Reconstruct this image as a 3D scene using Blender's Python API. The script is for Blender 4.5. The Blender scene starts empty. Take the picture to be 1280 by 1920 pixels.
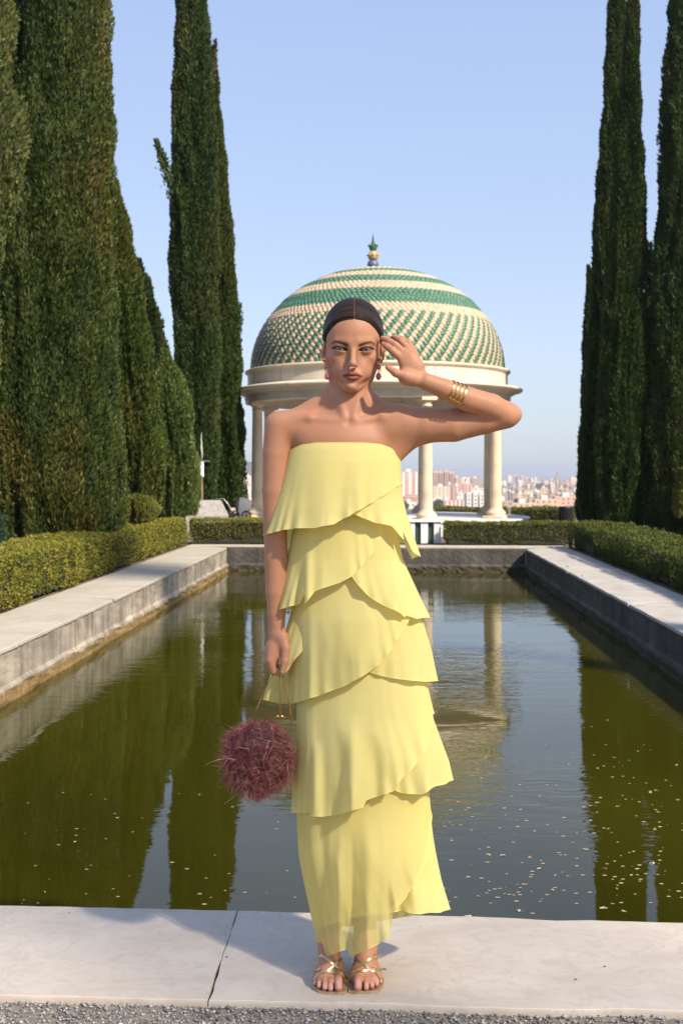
import bpy, math, random
import numpy as np
from mathutils import Vector
from mathutils.bvhtree import BVHTree

# ------------------------------------------------------------------ camera, sky, sun, exposure
SC = bpy.context.scene
CAMH, FOC, HOR = 1.34, 2250.0, 885.0          # eye height (m), focal length (photo pixels), horizon row
cam_d = bpy.data.cameras.new("camera")
cam_o = bpy.data.objects.new("camera", cam_d)
SC.collection.objects.link(cam_o)
cam_o.location = (0, 0, CAMH)
cam_o.rotation_euler = (math.pi / 2, 0, 0)
cam_d.sensor_fit = 'VERTICAL'
cam_d.sensor_height = 36.0
cam_d.lens = FOC / 1920.0 * 36.0
cam_d.shift_y = -(960.0 - HOR) / 1920.0
cam_d.clip_start = 0.05
cam_d.clip_end = 60000
cam_d.dof.use_dof = True
cam_d.dof.focus_distance = 3.15
cam_d.dof.aperture_fstop = 9.0
SC.camera = cam_o

SKY_HAZE = 0.725
SUN_EL = math.radians(40)
SUN_AZ = math.radians(137)                      # clockwise from +Y (away from the camera)
SDIR = Vector((math.sin(SUN_AZ) * math.cos(SUN_EL), math.cos(SUN_AZ) * math.cos(SUN_EL), math.sin(SUN_EL)))
world = bpy.data.worlds.new("World")
SC.world = world
world.use_nodes = True
wn = world.node_tree
wn.nodes.clear()
sky = wn.nodes.new("ShaderNodeTexSky")
sky.sky_type = 'NISHITA'
sky.sun_disc = False
sky.sun_elevation = SUN_EL
sky.sun_rotation = SUN_AZ
sky.air_density = 1.0
sky.dust_density = 0.8
sky.ozone_density = 2.0
bg = wn.nodes.new("ShaderNodeBackground")
bg.inputs[1].default_value = 0.102
wo = wn.nodes.new("ShaderNodeOutputWorld")
# a thin summer haze pales the sky: the same soft blue all round, paler towards the horizon
tcw = wn.nodes.new("ShaderNodeTexCoord")
spw = wn.nodes.new("ShaderNodeSeparateXYZ"); wn.links.new(tcw.outputs['Generated'], spw.inputs[0])
rmp = wn.nodes.new("ShaderNodeValToRGB"); wn.links.new(spw.outputs[2], rmp.inputs[0])
els = rmp.color_ramp.elements
els.new(.5); els.new(.7)
for e_, (p_, c_) in zip(els, ((0.0, (.37, .415, .52)), (.10, (.405, .465, .61)), (.38, (.325, .412, .635)), (1.0, (.26, .36, .60)))):
    e_.position = p_; e_.color = (*c_, 1)
bg2 = wn.nodes.new("ShaderNodeBackground"); bg2.inputs[1].default_value = SKY_HAZE
wn.links.new(rmp.outputs[0], bg2.inputs[0])
mxw = wn.nodes.new("ShaderNodeMixShader"); mxw.inputs[0].default_value = .72
wn.links.new(sky.outputs[0], bg.inputs[0])
wn.links.new(bg.outputs[0], mxw.inputs[1]); wn.links.new(bg2.outputs[0], mxw.inputs[2])
wn.links.new(mxw.outputs[0], wo.inputs[0])

sl = bpy.data.lights.new("sun", 'SUN')
sl.energy = 4.0
sl.angle = math.radians(2.5)
sl.color = (1.0, 0.89, 0.73)
so = bpy.data.objects.new("sun", sl)
so.rotation_euler = SDIR.to_track_quat('Z', 'Y').to_euler()
so.location = (20, 5, 30)
SC.collection.objects.link(so)

SC.view_settings.view_transform = 'Standard'
SC.view_settings.look = 'None'
SC.view_settings.gamma = 1.0
SC.view_settings.use_curve_mapping = False
SC.view_settings.exposure = 1.04
SC.render.engine = 'CYCLES'
SC.cycles.use_denoising = True
SC.cycles.max_bounces = 8
SC.cycles.transparent_max_bounces = 12
SC.cycles.caustics_reflective = False
SC.cycles.caustics_refractive = False
SC.cycles.sample_clamp_indirect = 6

# ------------------------------------------------------------------ helpers
rng = np.random.default_rng(7)
random.seed(7)
V = lambda *a: np.array(a, float)

def G(px, py, z=0.0):
    """point of the level z seen at photo pixel px,py"""
    Y = (CAMH - z) * FOC / (py - HOR)
    return ((px - 640.0) * Y / FOC, Y, z)

def Q(px, py, Y):
    """point at distance Y seen at photo pixel px,py"""
    return ((px - 640.0) * Y / FOC, Y, CAMH - (py - HOR) * Y / FOC)

def lin(r, g, b):
    f = lambda c: (c / 255.0 / 12.92) if c / 255.0 <= 0.04045 else ((c / 255.0 + 0.055) / 1.055) ** 2.4
    return (f(r), f(g), f(b))

class NT:
    def __init__(s, name):
        s.m = bpy.data.materials.new(name)
        s.m.use_nodes = True
        s.t = s.m.node_tree
        s.b = s.t.nodes["Principled BSDF"]
        s.out = s.t.nodes["Material Output"]
    def n(s, typ, **kw):
        x = s.t.nodes.new(typ)
        for k, v in kw.items():
            setattr(x, k, v)
        return x
    def l(s, a, b):
        s.t.links.new(a, b)
    def noise(s, scale=5, detail=4, rough=.5, vec=None, stretch=None, dist=0.0, obj=True):
        x = s.n("ShaderNodeTexNoise")
        x.inputs['Scale'].default_value = scale
        x.inputs['Detail'].default_value = detail
        x.inputs['Roughness'].default_value = rough
        x.inputs['Distortion'].default_value = dist
        if vec is None:
            vec = s.n("ShaderNodeTexCoord").outputs['Object']
        if stretch:
            mp = s.n("ShaderNodeMapping")
            mp.inputs['Scale'].default_value = stretch
            s.l(vec, mp.inputs[0])
            vec = mp.outputs[0]
        s.l(vec, x.inputs[0])
        return x.outputs['Fac']
    def ramp(s, fac, stops):
        r = s.n("ShaderNodeValToRGB")
        e = r.color_ramp.elements
        while len(e) < len(stops):
            e.new(.5)
        for i, (p, c) in enumerate(stops):
            e[i].position = p
            e[i].color = (c[0], c[1], c[2], 1) if hasattr(c, '__len__') else (c, c, c, 1)
        s.l(fac, r.inputs[0])
        return r.outputs[0]
    def mix(s, fac, a, b, mode='MIX'):
        x = s.n("ShaderNodeMix", data_type='RGBA', blend_type=mode)
        for sock, v in ((x.inputs[0], fac), (x.inputs[6], a), (x.inputs[7], b)):
            if isinstance(v, (int, float)):
                sock.default_value = v
            elif isinstance(v, (tuple, list)):
                sock.default_value = (v[0], v[1], v[2], 1)
            else:
                s.l(v, sock)
        return x.outputs[2]
    def math(s, op, a, b=0.0, clamp=False):
        x = s.n("ShaderNodeMath", operation=op, use_clamp=clamp)
        for sock, v in ((x.inputs[0], a), (x.inputs[1], b)):
            if isinstance(v, (int, float)):
                sock.default_value = v
            else:
                s.l(v, sock)
        return x.outputs[0]
    def bump(s, h, strength=.3, dist=.01):
        x = s.n("ShaderNodeBump")
        x.inputs['Strength'].default_value = strength
        x.inputs['Distance'].default_value = dist
        s.l(h, x.inputs['Height'])
        s.l(x.outputs[0], s.b.inputs['Normal'])
        return x
    def base(s, c, rough=.6, metal=0.0, spec=.5):
        if isinstance(c, (tuple, list)):
            s.b.inputs['Base Color'].default_value = (c[0], c[1], c[2], 1)
        else:
            s.l(c, s.b.inputs['Base Color'])
        s.b.inputs['Roughness'].default_value = rough
        s.b.inputs['Metallic'].default_value = metal
        s.b.inputs['Specular IOR Level'].default_value = spec
        return s.m
    def attr(s, name='Col', out='Color'):
        a = s.n("ShaderNodeAttribute")
        a.attribute_name = name
        return a.outputs[out]

def plain(name, c, rough=.6, metal=0.0, spec=.5, var=.0, vs=8, bs=0, bd=.003):
    t = NT(name)
    if var:
        f = t.noise(vs, 5, .6)
        c2 = t.ramp(f, [(.3, tuple(v * (1 - var) for v in c)), (.7, tuple(min(1, v * (1 + var)) for v in c))])
        t.base(c2, rough, metal, spec)
    else:
        t.base(c, rough, metal, spec)
    if bs:
        t.bump(t.noise(bs, 5, .6), .6, bd)
    return t.m

def tag(o, label=None, cat=None, group=None, kind=None):
    if label: o['label'] = label
    if cat: o['category'] = cat
    if group: o['group'] = group
    if kind: o['kind'] = kind
    return o

WL = {}
def empty(name, loc, label=None, cat=None, group=None, kind=None, parent=None):
    o = bpy.data.objects.new(name, None)
    SC.collection.objects.link(o)
    pl = WL.get(parent.name, V(0, 0, 0)) if parent else V(0, 0, 0)
    o.parent = parent
    o.location = tuple(np.array(loc, float) - pl)
    WL[o.name] = np.array(loc, float)
    o.empty_display_size = .1
    return tag(o, label, cat, group, kind)

def mesh(name, v, f, mat=None, parent=None, smooth=True, org=None, col=None, kind=None, vec=None, mi=None, link=True):
    """v world coordinates (n,3); f list of faces or (m,k) array; one mesh object, origin at org (default: its base)"""
    v = np.asarray(v, np.float64).reshape(-1, 3)
    me = bpy.data.meshes.new(name)
    if org is None:
        org = V((v[:, 0].min() + v[:, 0].max()) / 2, (v[:, 1].min() + v[:, 1].max()) / 2, v[:, 2].min())
    org = np.array(org, float)
    lv = (v - org).astype(np.float32)
    if isinstance(f, np.ndarray):
        m, k = f.shape
        me.vertices.add(len(lv)); me.vertices.foreach_set('co', lv.ravel())
        me.loops.add(m * k); me.loops.foreach_set('vertex_index', f.astype(np.int32).ravel())
        me.polygons.add(m); me.polygons.foreach_set('loop_start', np.arange(0, m * k, k, dtype=np.int32))
        me.update(calc_edges=True)
    else:
        me.from_pydata([tuple(x) for x in lv.tolist()], [], [tuple(int(i) for i in q) for q in f])
    if smooth:
        me.polygons.foreach_set('use_smooth', np.ones(len(me.polygons), bool))
    if col is not None:
        a = me.color_attributes.new('Col', 'FLOAT_COLOR', 'POINT')
        c = np.ones((len(lv), 4), np.float32); c[:, :3] = col
        a.data.foreach_set('color', c.ravel())
    if vec is not None:
        for nm, arr in vec.items():
            a = me.attributes.new(nm, 'FLOAT_VECTOR', 'POINT')
            a.data.foreach_set('vector', np.asarray(arr, np.float32).ravel())
    if mat is not None:
        for mm in (mat if isinstance(mat, (list, tuple)) else [mat]):
            me.materials.append(mm)
    if mi is not None:
        me.polygons.foreach_set('material_index', np.asarray(mi, np.int32))
    me.update()
    o = bpy.data.objects.new(name, me)
    if link:
        SC.collection.objects.link(o)
    pl = WL.get(parent.name, V(0, 0, 0)) if parent else V(0, 0, 0)
    o.parent = parent
    o.location = tuple(org - pl)
    WL[o.name] = org
    if kind: o['kind'] = kind
    return o

class MB:
    """collects shapes for one mesh"""
    def __init__(s): s.v = []; s.f = []
    def add(s, v, f):
        b = len(s.v)
        s.v += [tuple(map(float, p)) for p in v]
        s.f += [tuple(b + i for i in q) for q in f]
        return s
    def box(s, x0, x1, y0, y1, z0, z1, bev=0.0, rz=0.0, c=None):
        if bev:
            pts = []
            for z, i in ((z0, bev), (z0 + bev, 0), (z1 - bev, 0), (z1, bev)):
                for (a, b, sx, sy) in ((x0, y0, 1, 1), (x1, y0, -1, 1), (x1, y1, -1, -1), (x0, y1, 1, -1)):
                    e = bev
                    if sx * sy > 0:
                        pts += [(a + sx * i, b + sy * max(e, i), z), (a + sx * max(e, i), b + sy * i, z)]
                    else:
                        pts += [(a + sx * max(e, i), b + sy * i, z), (a + sx * i, b + sy * max(e, i), z)]
            f = [tuple(range(7, -1, -1)), tuple(range(24, 32))]
            for k in range(3):
                for i in range(8):
                    j = (i + 1) % 8
                    f.append((k * 8 + i, k * 8 + j, k * 8 + 8 + j, k * 8 + 8 + i))
        else:
            pts = [(x0, y0, z0), (x1, y0, z0), (x1, y1, z0), (x0, y1, z0), (x0, y0, z1), (x1, y0, z1), (x1, y1, z1), (x0, y1, z1)]
            f = [(3, 2, 1, 0), (4, 5, 6, 7), (0, 1, 5, 4), (1, 2, 6, 5), (2, 3, 7, 6), (3, 0, 4, 7)]
        if rz:
            c = c or ((x0 + x1) / 2, (y0 + y1) / 2)
            ca, sa = math.cos(rz), math.sin(rz)
            pts = [(c[0] + (x - c[0]) * ca - (y - c[1]) * sa, c[1] + (x - c[0]) * sa + (y - c[1]) * ca, z) for x, y, z in pts]
        return s.add(pts, f)
    def lathe(s, cx, cy, prof, n=24, a0=0.0, a1=2 * math.pi, sx=1, sy=1):
        full = abs(a1 - a0 - 2 * math.pi) < 1e-6
        m = n if full else n + 1
        v = []
        for r, z in prof:
            for i in range(m):
                a = a0 + (a1 - a0) * i / n
                v.append((cx + r * sx * math.cos(a), cy + r * sy * math.sin(a), z))
        f = []
        for k in range(len(prof) - 1):
            for i in range(n):
                j = (i + 1) % m
                f.append((k * m + i, k * m + j, (k + 1) * m + j, (k + 1) * m + i))
        return s.add(v, f)
    def tube(s, pts, r, n=8, cap=True):
        pts = [Vector(p) for p in pts]
        if not hasattr(r, '__len__'): r = [r] * len(pts)
        v = []; f = []
        up = Vector((0.13, 0.21, 1)).normalized()
        for i, p in enumerate(pts):
            t = (pts[min(i + 1, len(pts) - 1)] - pts[max(i - 1, 0)])
            if t.length < 1e-9: t = Vector((0, 0, 1))
            t.normalize()
            a = t.cross(up)
            if a.length < 1e-3: a = t.cross(Vector((1, 0, 0)))
            a.normalize(); b = t.cross(a)
            for k in range(n):
                an = 2 * math.pi * k / n
                v.append(p + a * (r[i] * math.cos(an)) + b * (r[i] * math.sin(an)))
        for i in range(len(pts) - 1):
            for k in range(n):
                j = (k + 1) % n
                f.append((i * n + k, i * n + j, (i + 1) * n + j, (i + 1) * n + k))
        if cap:
            f.append(tuple(range(n - 1, -1, -1))); f.append(tuple((len(pts) - 1) * n + k for k in range(n)))
        return s.add(v, f)
    def ball(s, c, rx, ry=None, rz=None, n=12, m=8):
        ry = ry or rx; rz = rz or rx
        prof = [(math.sin(math.pi * k / m), -math.cos(math.pi * k / m)) for k in range(m + 1)]
        v = []
        for r, z in prof:
            for i in range(n):
                a = 2 * math.pi * i / n
                v.append((c[0] + rx * r * math.cos(a), c[1] + ry * r * math.sin(a), c[2] + rz * z))
        f = [(k * n + i, k * n + (i + 1) % n, (k + 1) * n + (i + 1) % n, (k + 1) * n + i) for k in range(m) for i in range(n)]
        return s.add(v, f)
    def build(s, name, mat, parent=None, smooth=False, **kw):
        return mesh(name, s.v, s.f, mat, parent, smooth, **kw)

def hashf(i):
    i = (i.astype(np.int64) * 2654435761) & 0xffffffff
    i = ((i ^ (i >> 15)) * 2246822519) & 0xffffffff
    i = ((i ^ (i >> 13)) * 3266489917) & 0xffffffff
    return ((i ^ (i >> 16)) & 0xffffff).astype(np.float64) / 0xffffff

def vnoise(x, y, z, seed=0):
    xi, yi, zi = np.floor(x), np.floor(y), np.floor(z)
    fx, fy, fz = x - xi, y - yi, z - zi
    fx = fx * fx * (3 - 2 * fx); fy = fy * fy * (3 - 2 * fy); fz = fz * fz * (3 - 2 * fz)
    r = 0
    for a in (0, 1):
        for b in (0, 1):
            for c in (0, 1):
                h = hashf((xi + a).astype(np.int64) * 73856093 + (yi + b).astype(np.int64) * 19349663 + (zi + c).astype(np.int64) * 83492791 + seed * 7919 + 10 ** 7)
                r = r + h * (fx if a else 1 - fx) * (fy if b else 1 - fy) * (fz if c else 1 - fz)
    return r * 2 - 1

def fbm(x, y, z, seed=0, o=3):
    r = 0; a = 1; t = 0
    for k in range(o):
        r = r + a * vnoise(x * 2 ** k, y * 2 ** k, z * 2 ** k, seed + k); t += a; a *= .5
    return r / t

def leaves(P, D, size, width=.35, seed=1):
    """one diamond-shaped leaf spray per point; P base, D direction"""
    n = len(P)
    r = np.random.default_rng(seed)
    W = np.cross(D, r.normal(size=(n, 3)))
    W /= np.linalg.norm(W, axis=1)[:, None] + 1e-9
    s = size[:, None]
    v = np.empty((n, 4, 3))
    v[:, 0] = P
    v[:, 1] = P + D * s * .5 + W * s * width
    v[:, 2] = P + D * s
    v[:, 3] = P + D * s * .5 - W * s * width
    return v.reshape(-1, 3), np.arange(n * 4).reshape(n, 4)
# ------------------------------------------------------------------ materials of the setting
def m_foliage(name='foliage'):
    t = NT(name)
    t.base(t.attr(), .55, spec=.25)
    tr = t.n("ShaderNodeBsdfTranslucent")
    t.l(t.attr(), tr.inputs[0])
    mx = t.n("ShaderNodeMixShader")
    mx.inputs[0].default_value = .25
    t.l(t.b.outputs[0], mx.inputs[1]); t.l(tr.outputs[0], mx.inputs[2]); t.l(mx.outputs[0], t.out.inputs[0])
    return t.m
M_FOL = m_foliage()
M_BARK = plain('bark', (.10, .07, .045), .9, var=.4, vs=20, bs=30, bd=.01)

t = NT('marble_slab')                                    # worn white marble of the near coping
f = t.noise(2.2, 6, .6, stretch=(1, 2.2, 1), dist=1.2)
c = t.ramp(f, [(.25, (.49, .41, .335)), (.5, (.56, .485, .405)), (.75, (.62, .545, .465))])
v2 = t.noise(9, 8, .7, dist=2.5)
c = t.mix(t.ramp(v2, [(.48, 0.0), (.66, .6)]), c, (.43, .37, .315))
bl = t.noise(1.1, 5, .6, dist=.8)
c = t.mix(t.ramp(bl, [(.45, 0.0), (.75, .35)]), c, (.47, .38, .29))
sp = t.noise(160, 2, .5)
c = t.mix(t.ramp(sp, [(.72, 0.0), (.76, .8)]), c, (.12, .10, .08))
t.base(c, .62, spec=.3); t.bump(t.noise(60, 6, .65), .25, .003)
M_MARBLE = t.m

t = NT('concrete_coping')
f = t.noise(1.6, 6, .65, dist=.6)
c = t.ramp(f, [(.3, (.36, .32, .26)), (.55, (.44, .395, .325)), (.75, (.50, .45, .385))])
v2 = t.noise(14, 8, .7)
c = t.mix(t.ramp(v2, [(.52, 0.0), (.7, .45)]), c, (.26, .235, .20))
t.base(c, .8, spec=.2); t.bump(t.noise(40, 6, .65), .35, .006)
M_COPE = t.m
M_COPE2 = plain('right_coping', (.40, .365, .32), .8, var=.2, vs=3, bs=40)  # slightly duller concrete for the right coping

def m_wall(name, a, b, wa=(.16, .10, .035), wb=(.30, .21, .09)):
    t = NT(name)
    f = t.noise(1.2, 7, .68, stretch=(1, 1, 2.0), dist=.8)
    c = t.ramp(f, [(.3, a), (.68, b)])
    st = t.noise(7, 6, .6, stretch=(1, 1, .08))
    c = t.mix(t.ramp(st, [(.42, 0.0), (.70, .7)]), c, tuple(x * .45 for x in a))
    geo = t.n("ShaderNodeNewGeometry")
    sep = t.n("ShaderNodeSeparateXYZ"); t.l(geo.outputs['Position'], sep.inputs[0])
    zz = t.math('ADD', sep.outputs[2], t.math('MULTIPLY', t.noise(5, 5, .6), .10))
    wet = t.n("ShaderNodeMapRange"); wet.inputs[1].default_value = -.30; wet.inputs[2].default_value = -.26
    t.l(zz, wet.inputs[0])
    c = t.mix(wet.outputs[0], t.ramp(t.noise(20, 5, .6), [(.35, wa), (.7, wb)]), c)
    t.base(c, .85, spec=.25); t.bump(t.noise(18, 8, .7), .6, .012)
    return t.m
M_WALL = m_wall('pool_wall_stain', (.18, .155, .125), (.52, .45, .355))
M_WALL_SHADE = m_wall('shaded_pool_wall', (.050, .045, .040), (.125, .115, .10), (.035, .028, .018), (.075, .06, .035))  # darker copy for right, far and near walls, their shade put into the colour

t = NT('water')                                          # murky green pond: opaque body under a mirror surface
f = t.noise(.35, 3, .5)
t.base(t.ramp(f, [(.3, (.029, .0275, .0018)), (.7, (.041, .0385, .0024))]), .015, spec=.5)
t.b.inputs['IOR'].default_value = 1.333
tc = t.n("ShaderNodeTexCoord").outputs['Object']
w1 = t.noise(5.5, 3, .55, vec=tc, stretch=(.55, 1.4, 1), dist=.3)
w2 = t.noise(16, 2, .5, vec=tc, stretch=(.45, 1.5, 1), dist=.4)
w3 = t.noise(1.4, 2, .5, vec=tc, stretch=(.6, 1.2, 1))
mask = t.ramp(t.noise(.33, 3, .6, vec=tc, stretch=(.7, 1, 1)), [(.42, .06), (.62, 1.0)])
h = t.math('ADD', t.math('MULTIPLY', t.math('ADD', w1, t.math('MULTIPLY', w2, .55)), mask), t.math('MULTIPLY', w3, .5))
t.bump(h, .5, .008)
M_WATER = t.m

t = NT('garden_soil')
f = t.noise(3, 7, .65)
c = t.ramp(f, [(.3, (.10, .078, .055)), (.6, (.19, .155, .115)), (.8, (.27, .23, .18))])
t.base(c, .95, spec=.1); t.bump(t.noise(50, 6, .6), .6, .01)
M_SOIL = t.m
M_PATH = plain('pale_gravel_path', (.46, .42, .37), .95, var=.25, vs=60, bs=90)
M_STONE = plain('gazebo_stone', (.58, .475, .34), .8, var=.18, vs=2.5, bs=30, bd=.006)
t = NT('gazebo_plaster')
f = t.noise(1.8, 7, .65, dist=.6)
c = t.ramp(f, [(.3, (.52, .45, .34)), (.6, (.64, .56, .44)), (.8, (.69, .62, .51))])
st = t.noise(5, 6, .65, stretch=(1, 1, .35))
c = t.mix(t.ramp(st, [(.58, 0.0), (.75, .55)]), c, (.22, .19, .13))
t.base(c, .8, spec=.2); t.bump(t.noise(25, 6, .6), .3, .006)
M_PLAST = t.m
M_DECK = plain('white_deck_marble', (.66, .63, .60), .6, var=.10, vs=3)

# ------------------------------------------------------------------ ground, water, pool
gnd = MB()
# the terrace is a sheet at z=0 with the pool left open; it drops to the plain beyond its far rim
PL_in = dict(FL=(-2.03, 21.4), FR=(3.21, 20.94), NR=(2.62, 3.44), NL=(-2.77, 3.82))
GR = -0.018
def quad(mb, a, b, c, d, z):
    mb.add([(a[0], a[1], z), (b[0], b[1], z), (c[0], c[1], z), (d[0], d[1], z)], [(0, 1, 2, 3)])
hole = dict(FL=(-2.4, 21.8), FR=(3.6, 21.4), NR=(3.0, 3.3), NL=(-3.1, 3.6))
BX = 60
quad(gnd, (-BX, -20), (BX, -20), (BX, 3.3), (-BX, 3.6), GR - .03)
quad(gnd, (-BX, 21.8), (BX, 21.4), (BX, 44), (-BX, 44), GR)
gnd.add([(-BX, 3.6, GR - .03), (hole['NL'][0], 3.6, GR - .03), (hole['FL'][0], 21.8, GR), (-BX, 21.8, GR)], [(0, 1, 2, 3)])
gnd.add([(hole['NR'][0], 3.3, GR - .03), (BX, 3.3, GR - .03), (BX, 21.4, GR), (hole['FR'][0], 21.4, GR)], [(0, 1, 2, 3)])
quad(gnd, (-BX, 44), (BX, 44), (BX, 44.001), (-BX, 44.001), GR)
gnd.add([(-BX, 44, GR), (BX, 44, GR), (150, 160, -50), (-150, 160, -50)], [(0, 1, 2, 3)])
tag(gnd.build('terrace_ground', M_SOIL), kind='structure')

t = NT('far_plain')
t.base(t.ramp(t.noise(.01, 6, .6), [(.35, (.16, .13, .10)), (.65, (.30, .25, .20))]), .95, spec=.05)
pl = MB(); quad(pl, (-8900, 155), (8900, 155), (8900, 13400), (-8900, 13400), -50)
tag(pl.build('far_plain', t.m), kind='structure')

WZ = -0.42
wb = MB(); quad(wb, (-2.95, 3.4), (2.85, 3.3), (3.4, 21.2), (-2.2, 21.7), WZ)
tag(wb.build('pond_water', M_WATER), kind='structure')

pool = empty('garden_pool', (0.2, 12, -1.0), 'long rectangular stone garden pool of green water in front of the domed gazebo', 'pool')
I = PL_in
def wall_in(a, b, mat, out):
    """a->b; out = horizontal direction away from the water"""
    a = V(*a); b = V(*b); d = (b - a) / np.linalg.norm(b - a); o_ = V(*out)
    n = 90; L = np.linalg.norm(b - a)
    zs = [-.022, -.06, -.12, -.2, -.28, -.31, -.345, -.39, -.44, -.6, -1.0]
    v = []
    for i in range(n + 1):
        for j, z in enumerate(zs):
            p = a + d * (L * i / n)
            e = .012 + .003 * math.sin(i * 1.9 + j * 2.1)
            if j >= 5: e = -.004 - .035 * float(abs(vnoise(np.array([i * .7]), np.array([j * .9]), np.array([0.]))[0]))
            p = p + o_ * e
            v.append((p[0], p[1], z + (.006 * math.sin(i * 1.3) if 4 <= j <= 6 else 0)))
    m = len(zs)
    f = [(i * m + j, (i + 1) * m + j, (i + 1) * m + j + 1, i * m + j + 1) for i in range(n) for j in range(m - 1)]
    k = len(v)
    for i in (0, n):
        for z in (zs[0], -1.0):
            p = a + d * (L * i / n) + o_ * .4
            v.append((p[0], p[1], z))
    f += [(k, k + 1, k + 3, k + 2), (0, n * m, k + 2, k)]
    return mesh('wall', v, f, mat, pool, False)
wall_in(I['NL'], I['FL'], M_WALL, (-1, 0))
wall_in(I['FR'], I['NR'], M_WALL_SHADE, (1, 0))
wall_in(I['FL'], I['FR'], M_WALL_SHADE, (0, 1))
wall_in(I['NR'], I['NL'], M_WALL_SHADE, (0, -1))

def slab(corners, mat, z1=0.0, th=.022, bev=1.0, jit=.003, label=None, seed=0, chips=()):
    """a coping slab: corners near-left, near-right, far-right, far-left; slightly worn rounded edge"""
    r = random.Random(seed)
    c = [V(*p) for p in corners]
    ring = []
    for k in range(4):
        a, b = c[k], c[(k + 1) % 4]
        L = np.linalg.norm(b - a); m = max(2, int(L / .05)) if L < 8 else int(L / .15)
        d = (b - a) / L; nrm = V(-d[1], d[0])
        for i in range(m):
            t_ = i / m
            w = 0 if i == 0 else r.uniform(-1, 1) * jit + jit * math.sin(i * .37 + k)
            p = a + d * L * t_ + nrm * w
            for (cx, cy, rad, dep) in chips:
                q = math.hypot(p[0] - cx, p[1] - cy)
                if q < rad: p = p + nrm * dep * (1 - (q / rad) ** 2)
            ring.append(p)
    ctr = sum(c) / 4
    n = len(ring)
    v = []
    def inset(p, e):
        d = ctr - p
        # inset square-wise towards the slab's inside
        return p + V(np.sign(d[0]) * e, np.sign(d[1]) * e)
    for e, z in ((.0, z1 - th), (.0, z1 - .008), (.003 * bev, z1 - .002), (.009 * bev, z1)):
        for p in ring:
            q = inset(p, e); v.append((q[0], q[1], z))
    f = []
    for k in range(3):
        for i in range(n):
            j = (i + 1) % n
            f.append((k * n + i, k * n + j, (k + 1) * n + j, (k + 1) * n + i))
    f.append(tuple(3 * n + i for i in range(n)))
    f.append(tuple(n - 1 - i for i in range(n)))
    o = mesh('slab', v, f, mat, pool, False)
    if label: o['label'] = label
    return o
# near coping: two marble slabs with a cracked joint between them
slab([(-3.6, 3.20), (-.3395, 3.047), (-.3190, 3.668), (-3.45, 3.86)], M_MARBLE, 0, .05, .35, jit=.0022, label='left marble slab of the near pool edge', seed=3)
slab([(-.337, 3.045), (3.4, 2.83), (3.35, 3.40), (-.3165, 3.668)], M_MARBLE, 0, .05, .35, jit=.0022, label='right marble slab, where the woman stands', seed=8,
     chips=((.62, 3.585, .10, .012), (.1, 3.02, .12, .006), (.75, 2.98, .12, .01)))
# left and right copings in long pieces, far coping
def along(a, b, t_): return (a[0] + (b[0] - a[0]) * t_, a[1] + (b[1] - a[1]) * t_)
LO0, LO1 = (-3.52, 3.90), (-2.78, 22.3)
RO0, RO1 = (3.36, 3.43), (4.02, 21.85)
cuts = [0, .28, .5, .73, .975]
for i in range(4):
    t0, t1 = cuts[i], cuts[i + 1] - .0004
    slab([along(LO0, LO1, t0), along(I['NL'], I['FL'], t0 + .003), along(I['NL'], I['FL'], min(1, t1 + .02 * (i == 3))), along(LO0, LO1, t1)], M_COPE, .0, .03, seed=20 + i)
    slab([along(I['NR'], I['FR'], t0 + .003), along(RO0, RO1, t0), along(RO0, RO1, t1), along(I['NR'], I['FR'], min(1, t1 + .02 * (i == 3)))], M_COPE2, .0, .03, seed=30 + i)
slab([along(LO0, LO1, .9755), (3.99, 21.40), (4.02, 21.85), (-2.78, 22.3)], M_COPE, -.0, .03, seed=41)

# dirt and gravel in front of the coping
gv = []; gf = []
N = 9000
gx = rng.uniform(-1.1, 1.1, N); gy = rng.uniform(2.70, 3.09, N)
keep = gy < 3.05 - (gx + .34) * .055 + .004
gx, gy = gx[keep], gy[keep]
dens = fbm(gx * 3, gy * 3, gx * 0, 5)
keep = (dens > -.25 - .25 * (gx > 0)) | (rng.random(len(gx)) < .25)
gx, gy = gx[keep], gy[keep]
n = len(gx); sz = rng.uniform(.0018, .0060, n) * np.where(rng.random(n) < .06, 1.6, 1)
ico = V([0, 0, 1], [.9, 0, .2], [.2, .85, .3], [-.8, .5, .15], [-.7, -.6, .25], [.3, -.9, .2], [0, 0, -.6]).reshape(7, 3)
vv = ico[None] * sz[:, None, None] * rng.uniform(.6, 1.3, (n, 7, 1))
an = rng.uniform(0, 6.28, n); ca, sa = np.cos(an)[:, None], np.sin(an)[:, None]
X = vv[:, :, 0] * ca - vv[:, :, 1] * sa + gx[:, None]; Yy = vv[:, :, 0] * sa + vv[:, :, 1] * ca + gy[:, None]
Z = vv[:, :, 2] * .8 + (GR + .0015)
f7 = np.array([(0, 1, 2), (0, 2, 3), (0, 3, 4), (0, 4, 5), (0, 5, 1), (6, 2, 1), (6, 3, 2), (6, 4, 3), (6, 5, 4), (6, 1, 5)])
faces = (np.arange(n)[:, None, None] * 7 + f7[None]).reshape(-1, 3)
gc = rng.uniform(.10, .42, n)[:, None] * np.array([[1, .96, .93]]) * np.where(rng.random(n) < .2, 1.3, 1)[:, None]
t = NT('gravel_stone'); t.base(t.attr(), .85, spec=.3)
o = mesh('gravel', np.stack([X, Yy, Z], -1).reshape(-1, 3), faces, t.m, None, False, col=np.repeat(gc, 7, 0))
tag(o, 'loose grey gravel in front of the near marble coping', 'gravel', kind='stuff')
fg = MB(); n = 40
for i in range(n):
    for j in range(8):
        pass
vx = []; ff = []
for j in range(16):
    for i in range(60):
        x = -1.5 + 3 * i / 59; y = 2.4 + j * .0487
        vx.append((x, y, GR + .003 * float(0)))
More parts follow.
